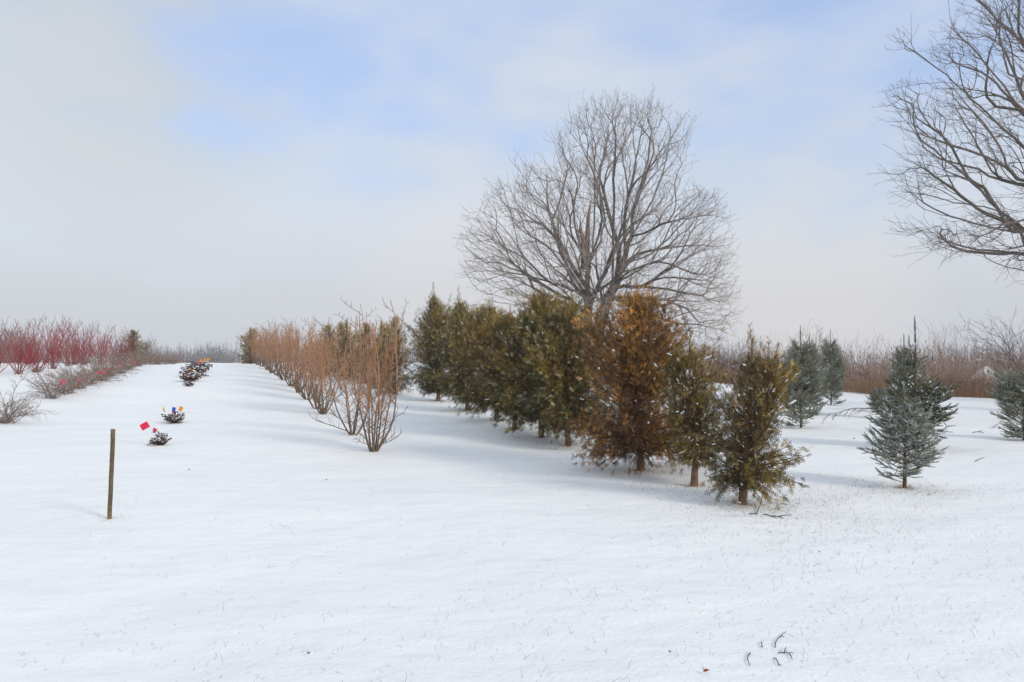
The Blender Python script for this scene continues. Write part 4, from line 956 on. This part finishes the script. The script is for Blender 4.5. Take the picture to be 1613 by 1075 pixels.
# ------------------------------------------------------------------ brown brush along the right
def build_brush():
    rg = np.random.default_rng(77); g = Geo(); h2 = Geo(); tn = Geo()
    n = 9500; px = rg.uniform(930, 1800, n); yb = np.interp(px, (930, 1200, 1400, 1640, 1800), (44, 38, 31.5, 28.5, 27)); Y = yb+rg.beta(1.0, 1.5, n)*8
    X = (px-CX)/F*Y; Z = terrain(X, Y)
    cl = np.array([mnoise.noise(Vector((x*0.5, y*0.5, 0))) for x, y in zip(X, Y)]); cl2 = np.array([mnoise.noise(Vector((x*1.7, y*1.7, 5))) for x, y in zip(X, Y)])
    ht = (1.15+0.6*cl+0.4*cl2)*rg.uniform(0.35, 1.35, n)*np.interp(Y-yb, (0, 1.2, 4), (0.55, 1.05, 1.45))
    base = np.stack([X, Y, Z-0.02], -1); d = nrm(np.stack([rg.normal(size=n)*0.13, rg.normal(size=n)*0.13, np.ones(n)], -1)); c = np.array((0.56, 0.385, 0.29))*rg.uniform(0.6, 1.3, (n, 1))
    tanm = rg.random(n) < 0.25; c[tanm] = np.array((0.42, 0.27, 0.16))*rg.uniform(0.7, 1.2, (tanm.sum(), 1))
    p = base; r = 0.0055; K = 4
    for k in range(K):
        d = nrm(d+rg.normal(size=(n, 3))*0.09+np.array((0, 0, 0.02))); q = p+d*(ht/K)[:, None]
        up = np.clip((k+1)/K*1.0-0.3, 0, 1); cc = c*(1-up*0.35)+np.array((0.26, 0.20, 0.18))*up*0.35
        g.segs(p, q, r*(1-k*0.16), r*(1-(k+1)*0.16), cc, None, 3); p = q
        if k >= 1:
            m = rg.random(n) < 0.5; dd = nrm(d[m]+rnd_dirs(rg, m.sum())*0.7); g.segs(p[m], p[m]+dd*(ht[m]*rg.uniform(0.12, 0.3, m.sum()))[:, None], 0.005, 0.003, cc[m]*0.9, None, 3)
    m = rg.random(n) < 0.16    # dark seed heads
    Mx = frames(d[m], rnd_dirs(rg, m.sum()))*np.array((0.5, 1.7, 0.5))[None, None, :]*rg.uniform(0.02, 0.04, (m.sum(), 1, 1)); pp = p[m]
    for i in range(4): g.inst(BLB[i][0], BLB[i][1], Mx[i::4], pp[i::4], (0.11, 0.08, 0.065))
    # tan dry grass fringe at the foot
    n = 16000; px = rg.uniform(930, 1800, n); Y = np.interp(px, (930, 1200, 1400, 1640, 1800), (44, 38, 31.5, 28.5, 27))+rg.gamma(1.4, 0.8, n)-0.35
    X = (px-CX)/F*Y; cl = np.array([mnoise.noise(Vector((x*0.9, 7, y*0.4))) for x, y in zip(X, Y)]); keep = rg.random(n) < 0.6+cl; X = X[keep]; Y = Y[keep]; n = len(X)
    base = np.stack([X, Y, terrain(X, Y)-0.02], -1); ht = rg.uniform(0.15, 0.75, n)*(1+cl[keep]); d = nrm(np.stack([rg.normal(size=n)*0.35, rg.normal(size=n)*0.35, np.ones(n)], -1))
    p = base+d*(ht*0.6)[:, None]; q = p+nrm(d+rnd_dirs(rg, n)*0.5)*(ht*0.4)[:, None]; c = np.array((0.36, 0.22, 0.125))*rg.uniform(0.7, 1.25, (n, 1))
    tn.segs(base, p, 0.006, 0.005, c, None, 3); tn.segs(p, q, 0.005, 0.002, c, None, 3)
    tag(g.build('brush', TWIG), 'reddish brown thicket of dry weed stalks with dark seed heads behind the spruces', 'brush', None, 'stuff')
    tag(tn.build('dry_grass', TWIG), 'tan dry grass fringe along the foot of the brown brush', 'dry grass', None, 'stuff')
build_brush()
def arching_shrub(seed, base, n, l, spread, lab, cat='shrub', name='bare_shrub', c=(0.17, 0.12, 0.10), up=0.3, r=0.012, tw=0.35, group=None, dens=1):
    rg = np.random.default_rng(seed); st, tg = Geo(), Geo()
    for i in range(n):
        a = rg.uniform(0, 6.28); sp = rg.uniform(0.3, 1)*spread
        pts, _ = cane(rg, (rg.normal()*0.03, rg.normal()*0.03, -0.03), (math.cos(a)*sp, math.sin(a)*sp, 1), l*rg.uniform(0.6, 1.1), 10, (math.cos(a)*0.4, math.sin(a)*0.4, up), 0.09)
        st.poly(pts, np.linspace(r, 0.004, 11), c, 4)
        for k in range(3, 11):
            for q in range(2*dens):
                dd = nrm(pts[k]-pts[k-1]); p2, d2 = cane(rg, pts[k], dd+rnd_dirs(rg, 1)[0]*0.8, l*rg.uniform(0.08, 0.26), 4, (0, 0, 0.1), 0.1); tg.poly(p2, np.linspace(r*0.42, 0.003, 5), c, 3, False)
                twigs_on(tg, p2[2:], np.tile(d2, (3, 1))+rnd_dirs(rg, 3)*0.7, tw, 0.004, c, rg, TW1)
    return shrub(name, base, (st, tg), lab, cat, group, 0, 1)
arching_shrub(81, GY(1640, 27.2), 15, 3.6, 0.95, 'tall bare shrub with spreading fine branches at the right end of the brush')
arching_shrub(82, GY(1468, 30.5), 9, 2.3, 0.8, 'arching bramble canes over the brush between the spiky spruce and the tall bare shrub', name='bramble', up=-1.7, c=(0.15, 0.10, 0.085), tw=0.15)
arching_shrub(83, GY(1380, 33), 7, 2.3, 0.7, 'arching bramble canes over the brush just left of the spiky spruce', name='bramble', up=-1.7, c=(0.15, 0.10, 0.085), tw=0.15)
arching_shrub(84, GY(1270, 39), 14, 2.7, 0.6, 'grey bare shrub rising out of the brush behind the frosted spruce', c=(0.17, 0.14, 0.125), up=0.4)
arching_shrub(85, GY(1150, 41), 12, 2.5, 0.6, 'grey bare shrub rising out of the brush behind the nearest cedar', c=(0.17, 0.14, 0.125), up=0.4)
# snow covered heap inside the brush
g = Geo(); rg = np.random.default_rng(6); b = GY(1555, 33.0); nx, ny = 26, 14; V = []
for j in range(ny):
    for i in range(nx):
        u = i/(nx-1)*2-1; v = j/(ny-1)*2-1; e = max(0, 1-abs(u)**1.3-0.9*v*v)
        V.append((u*1.05, v*0.7, -0.04+1.25*e**0.8*(1-0.25*u)+0.05*mnoise.noise(Vector((u*4, v*4, 2)))*(e > 0)))
f = [(j*nx+i, j*nx+i+1, (j+1)*nx+i+1, (j+1)*nx+i) for j in range(ny-1) for i in range(nx-1)]
g.add(np.array(V), [np.array(f)], SNOWC); o = g.build('snow_heap', SNOWB, None, True); o.location = tuple(b); tag(o, 'white snow covered heap showing through the brush near the tall bare shrub', 'snow heap')

# ------------------------------------------------------------------ distant trees beyond the ridge
def far_tree_geo(seed, H=9.0, W=3.0, tall=1.0):
    rg = np.random.default_rng(seed); s = Skel(); s.node((0, 0, -0.3), -1)
    s.line([(0.05, 0, H*0.25), (-0.1, 0.1, H*0.5), (0.1, 0, H*0.8), (0, 0, H*0.97)], 0, 0, 3)
    v = rnd_dirs(rg, 420)*rg.random((420, 1))**0.4; pts = v*np.array((W, W, H*0.36))+np.array((0, 0, H*0.62)); pts[:, :2] *= (1-0.35*np.clip((pts[:, 2:3]-H*0.6)/(H*0.4), 0, 1))
    s.grow(pts, 0.5, 0.9, 0.6, 2, rg, jit=0.1)
    r = s.radii(0.035, 0.20); tr, cr = Geo(), Geo(); c = np.array((0.22, 0.205, 0.205)); tier = np.array(s.tier)
    s.mesh([tr, cr], r, lambda p, r: np.tile(c, (len(p), 1)), lambda r: np.where(r > 0.1, 5, 3), np.where(tier == 0, 0, 1))
    par = np.array(s.par); has = np.zeros(len(par), bool); has[par[par >= 0]] = True; m = ~has | (rg.random(len(par)) < 0.15); p = np.array(s.p)[m]; D = np.array(s.dir)[m]
    twigs_on(cr, p, nrm(D+rnd_dirs(rg, len(p))*0.4), 1.1, 0.03, c*1.1, rg, TW1); return tr, cr
FTG = 'bare trees far beyond the ridge'
ft = [(6, 150, 514, 'broad grey bare tree behind the dogwoods at the left picture edge'), (24, 160, 520, 'grey bare tree just inside the left picture edge, behind the dogwoods'), (229, 150, 534, 'slim far bare tree right beside the round evergreen'), (238, 145, 529, 'tallest slim far bare tree past the round evergreen'),
      (262, 160, 547, 'rounded far bare tree above the end of the rose hedge'), (279, 165, 549, 'low far bare tree over the last rose bushes'), (300, 160, 550, 'small far bare tree standing alone left of the yellow flags'), (311, 165, 550, 'small round far bare tree behind the flagged bushes'),
      (332, 150, 541, 'twin topped far bare tree above the lane'), (346, 155, 543, 'far bare tree between the twin topped tree and the ridge evergreen'), (358, 165, 555, 'low far bare tree by the ridge evergreen'), (368, 165, 557, 'lowest far bare tree tucked against the ridge evergreen'), (-14, 150, 520, 'grey far bare tree on the left picture edge')]
fp = {}
for i, (px, Y, ty, lab) in enumerate(ft):
    b = GY(px, Y); H = EYE-b[2]+(HOR-ty)*Y/F; v = i % 3; s = H/9.0; wd = s*(1.0 if i not in (2, 3) else 0.5)*(1.3 if i < 2 else 0.85)
    if v not in fp:
        a_, b_ = far_tree_geo(600+v); root = empty('bare_tree', b, lab, 'tree', FTG, 0, (wd, wd, s)); a_.build('trunk', TWIG, root); b_.build('crown', TWIG, root); fp[v] = root
    else: copy_tree(fp[v], b, i*1.3, (wd, wd, s), lab)
def build_woods():
    rg = np.random.default_rng(9); g = Geo(); n = 5200; a = rg.uniform(-0.75, 0.75, n); Y = rg.uniform(165, 260, n); X = a*Y; Z = terrain(X, Y)
    cl = np.array([mnoise.noise(Vector((q*9, 0.3, 0))) for q in a])
    ht = (10.8+2.2*cl)*rg.uniform(0.55, 1.0, n)*Y/200; base = np.stack([X, Y, Z], -1); c = np.array((0.23, 0.215, 0.22))
    top = base+np.stack([rg.normal(size=n)*0.6, rg.normal(size=n)*0.6, ht], -1); g.segs(base, top, 0.10, 0.03, c, None, 3)
    for k in range(4):
        f = rg.uniform(0.35, 0.98, n)[:, None]; p = base*(1-f)+top*f; d = nrm(rnd_dirs(rg, n)*np.array((1, 1, 0.3))+np.array((0, 0, 0.8))); twigs_on(g, p, d, 2.0, 0.03, c, rg, TW1[:3])
    tag(g.build('woods', TWIG), 'grey line of distant leafless woods on the horizon', 'woods', None, 'stuff')
build_woods()

# ------------------------------------------------------------------ fallen twigs, leaves, grass
def twig_obj(paths, r, lab, name='fallen_twig', group='twigs lying on the foreground snow', c=(0.06, 0.05, 0.042), lift=0.006, cat='twig'):
    g = Geo(); org = None
    for path in paths:
        pts = []
        for q in path:
            p = G(q[0], q[1]); hgt = q[2] if len(q) > 2 else 0; pts.append(np.array((p[0], p[1], p[2]+lift+hgt)))
        if org is None: org = pts[0].copy()
        P2 = [pts[0]]
        for a, b_ in zip(pts[:-1], pts[1:]): P2 += [a*0.5+b_*0.5+np.array((0.0, 0.003, 0.004)), b_]
        g.poly(P2, np.linspace(r, r*0.55, len(P2)), c, 5)
    o = g.build(name, BARK, None, False, org); tag(o, lab, cat, group); return o
twig_obj([[(1221, 1024), (1222, 1017), (1229, 1011), (1239, 1003)], [(1229, 1011), (1235, 1012)], [(1229, 1011), (1228.5, 1006)]], 0.0030, 'small forked twig, farthest of the dark twigs in the foreground')
twig_obj([[(1226, 1034), (1235, 1036), (1244, 1040), (1250, 1040)], [(1235, 1036), (1239, 1024)], [(1243, 1040), (1248, 1047)]], 0.0030, 'largest branching twig of the dark foreground twigs, with three prongs')
twig_obj([[(1219, 1045), (1223, 1048), (1227, 1052), (1231, 1055)]], 0.0032, 'short knobbly twig just below the three pronged one')
twig_obj([[(1182, 1036), (1177, 1048), (1181, 1053)]], 0.0033, 'bent elbow shaped dark twig')
twig_obj([[(1199, 1019), (1201, 1026), (1197, 1025)]], 0.0027, 'tiny hooked dark twig between the elbow and forked twigs')
twig_obj([[(1180, 812), (1192, 811), (1198, 800, 0.02), (1205, 782, 0.1), (1211, 768, 0.2)]], 0.006, 'thin curved twig standing up out of the snow at the nearest cedar', group='fallen twigs by the nearest cedar', c=(0.09, 0.075, 0.05))
twig_obj([[(1203, 813), (1215, 815), (1226, 817), (1247, 814)], [(1215, 815), (1224, 820)], [(1226, 817), (1234, 819)]], 0.006, 'flat forked twig lying beside the nearest cedar', group='fallen twigs by the nearest cedar', c=(0.09, 0.07, 0.055))
twig_obj([[(1536, 728), (1545, 724), (1551, 722)]], 0.006, 'single short twig lying alone right of the small frosted spruce', group='fallen twigs among the spruces', c=(0.10, 0.07, 0.05))
twig_obj([[(1532, 682), (1542, 681), (1550, 683)], [(1542, 681), (1547, 679)]], 0.008, 'grey twig lying left of the rounded spruce', group='fallen twigs among the spruces', c=(0.10, 0.075, 0.06))
twig_obj([[(1564, 676, 0.02), (1574, 672, 0.06), (1588, 666, 0.15)], [(1573, 673), (1575, 677)]], 0.009, 'dark dead twig poking out from under the rounded spruce', group='fallen twigs among the spruces', c=(0.06, 0.045, 0.035))
def fallen_branch():
    rg = np.random.default_rng(4); b = G(1405, 668); g, t2 = Geo(), Geo()
    key = [(1405, 660, 0.1), (1388, 650, 0.28), (1370, 643, 0.4), (1350, 643, 0.42), (1328, 648, 0.33), (1308, 651, 0.28)]
    Y = b[1]; pts = [P(x, y, Y-0.1*i)-b for i, (x, y, _) in enumerate(key)]
    pts = np.array(pts); fine = np.array([pts[0]]+[x for a, c_ in zip(pts[:-1], pts[1:]) for x in (a*0.5+c_*0.5+rg.normal(size=3)*0.012, c_)])
    g.poly(fine, np.linspace(0.017, 0.005, len(fine)), (0.11, 0.09, 0.075), 5)
    for k in range(2, len(fine)):
        for sg in (-1, 1):
            d = nrm(fine[k]-fine[k-1]); p2, dd = cane(rg, fine[k], d+np.array((0.1, sg*0.5, -0.7 if sg > 0 else -0.35)), rg.uniform(0.15, 0.34), 4, (0, 0, -0.1), 0.12); t2.poly(p2, np.linspace(0.006, 0.003, 5), (0.11, 0.09, 0.075), 3, False)
            twigs_on(t2, p2[2:], np.tile(dd, (3, 1))+rnd_dirs(rg, 3)*0.5, 0.12, 0.003, (0.11, 0.09, 0.075), rg, TW1)
    shrub('dead_branch', b, (g, t2), 'long bare dead branch arching over the snow left of the tall spiky spruce', 'branch', None, names=('limb', 'crown'))  # crown here is the limb's side twigs; a lone branch has no crown
fallen_branch()
def leaf_obj(px, py, s, lab, c, rz=0.0, group='fallen leaves on the snow'):
    g = Geo(); b = G(px, py); rg = np.random.default_rng(int(px)); V = [(0, 0, 0.012)]; n = 10
    for k in range(n):
        a = k*6.283/n; r = s*(1.0 if k % 2 == 0 else 0.5)*rg.uniform(0.8, 1.2); V.append((r*math.cos(a), r*math.sin(a)*0.8, 0.014+s*0.55*rg.random()))
    f = [(0, 1+k, 1+(k+1) % n) for k in range(n)]
    V = np.array(V); f = np.array(f); g.add(np.concatenate([V, V+(0, 0, 0.002)]), [np.concatenate([f, f[:, ::-1]+len(V)])], c); g.poly([(0, 0, 0.012), (-s*0.7, s*0.9, 0.03)], 0.0015, c, 3)
    o = g.build('fallen_leaf', LEAF); o.location = tuple(b); o.rotation_euler = (0, 0, rz); tag(o, lab, 'leaf', group)
leaf_obj(1112, 1069, 0.020, 'curled orange red leaf at the bottom edge of the picture', (0.40, 0.10, 0.05))
leaf_obj(1291, 876, 0.012, 'tiny red brown leaf alone on the open snow right of centre', (0.35, 0.08, 0.05), 1)
leaf_obj(1055, 1039, 0.010, 'tiny upright tan leaf left of the dark foreground twigs', (0.35, 0.20, 0.08), 2)
leaf_obj(486, 1039, 0.012, 'narrow tan leaf on the near snow left of centre', (0.30, 0.22, 0.12), 0.4)
leaf_obj(1346, 693, 0.030, 'dark brown leaf on the snow between the spruces', (0.10, 0.05, 0.03), 0.8)
leaf_obj(1463, 782, 0.022, 'blackish curled leaf just below the small frosted spruce', (0.06, 0.045, 0.035), 2.2)
leaf_obj(298, 742, 0.018, 'dark star shaped leaf on the snow right of the stake', (0.07, 0.06, 0.055), 0.2)
leaf_obj(514, 759, 0.016, 'small dark leaf on the snow below the nearest copper shrub', (0.08, 0.06, 0.05), 0.2)
def build_grass():
    rg = np.random.default_rng(15); B = []
    def scatter(n, fx, fy, pxr, pyr):
        px = rg.uniform(*pxr, n); py = pyr[0]+(pyr[1]-pyr[0])*rg.random(n); return px, py
    XY = []
    for _ in range(230):    # loose clusters over the near snow, thicker to the right
        px = 1613*rg.random()**0.75; py = 720+355*rg.random()
        v = ray(px, py); v = v/v[1]; Yc = EYE/-v[2]; m = rg.integers(2, 9); XY.append(np.stack([v[0]*Yc+rg.normal(size=m)*0.13, Yc+rg.normal(size=m)*0.13], -1))
    for _ in range(220):
        px = rg.uniform(0, 1613); py = 690+385*rg.random(); v = ray(px, py); v = v/v[1]; Yc = EYE/-v[2]; XY.append(np.array([[v[0]*Yc, Yc]]))
    XY = np.concatenate(XY); n = len(XY)
    def blades(g, XY, l, r, c, lean=0.9, bend=0.4):
        n = len(XY); base = np.stack([XY[:, 0], XY[:, 1], terrain(XY[:, 0], XY[:, 1])-0.004], -1); d = nrm(np.stack([rg.normal(size=n)*lean, rg.normal(size=n)*lean, np.ones(n)], -1))
        p = base+d*l[:, None]*0.6; q = p+nrm(d+rnd_dirs(rg, n)*bend)*l[:, None]*0.4; C = np.asarray(c)*rg.uniform(0.7, 1.3, (n, 1)); g.segs(base, p, r, r*0.8, C, None, 3); g.segs(p, q, r*0.8, r*0.3, C, None, 3)
    g = Geo(); blades(g, XY, rg.gamma(3, 0.009, n), 0.0012, (0.34, 0.30, 0.24))
    # right slope, where more turf shows
    px = rg.normal(1270, 130, 2200); py = 745+rg.gamma(2.2, 26, 2200); Yc = np.array([EYE/-(ray(a, b)/ray(a, b)[1])[2] for a, b in zip(px, py)]); blades(g, np.stack([(px-CX)/F*Yc, Yc], -1), rg.gamma(3, 0.009, 2200), 0.0014, (0.27, 0.22, 0.16))
    tag(g.build('grass', TWIG), 'scattered dry grass tips poking through the snow', 'grass', None, 'stuff')
    g = Geo()           # litter and turf below the cedars
    for (b, H) in CED+[(G(1425, 770), 1.2)]:
        m = int(140+60*min(H, 3)); a = rg.uniform(0, 6.28, m); rr = np.abs(rg.normal(size=m))*0.55+0.03
        XY = np.stack([b[0]+np.cos(a)*rr*1.2, b[1]+np.sin(a)*rr-0.05], -1); blades(g, XY, rg.uniform(0.012, 0.05, m), 0.0022, (0.25, 0.17, 0.10), 1.6)
        m = 60; a = rg.uniform(0, 6.28, m); rr = np.abs(rg.normal(size=m))*0.07+0.03; XY = np.stack([b[0]+np.cos(a)*rr, b[1]+np.sin(a)*rr], -1); blades(g, XY, rg.uniform(0.04, 0.10, m), 0.002, (0.42, 0.27, 0.15), 0.9)
    b = G(172.5, 819); m = 40; XY = np.stack([b[0]+rg.normal(size=m)*0.1, b[1]+rg.normal(size=m)*0.08], -1); blades(g, XY, rg.uniform(0.01, 0.04, m), 0.0016, (0.30, 0.22, 0.15), 1.4)
    tag(g.build('litter', TWIG), 'brown needle litter and dry turf under the cedars and spruces', 'litter', None, 'stuff')
build_grass()

# ------------------------------------------------------------------ thin winter haze
def build_haze():
    g = Geo(); x0, x1, y0, y1, z0, z1 = -330, 330, -30, 300, -9.5, 26
    V = [(x, y, z) for x in (x0, x1) for y in (y0, y1) for z in (z0, z1)]
    g.add(np.array(V, float), [np.array([(0, 1, 3, 2), (4, 6, 7, 5), (0, 4, 5, 1), (2, 3, 7, 6), (0, 2, 6, 4), (1, 5, 7, 3)])], (1, 1, 1))
    m = bpy.data.materials.new('haze'); m.use_nodes = True; t = m.node_tree; t.nodes.clear()
    o_ = N(t, 'ShaderNodeOutputMaterial'); v = N(t, 'ShaderNodeVolumePrincipled'); v.inputs['Color'].default_value = (0.86, 0.88, 0.92, 1); v.inputs['Density'].default_value = 0.0009
    t.links.new(v.outputs[0], o_.inputs['Volume'])
    tag(g.build('haze', m), None, None, None, 'stuff')
build_haze()
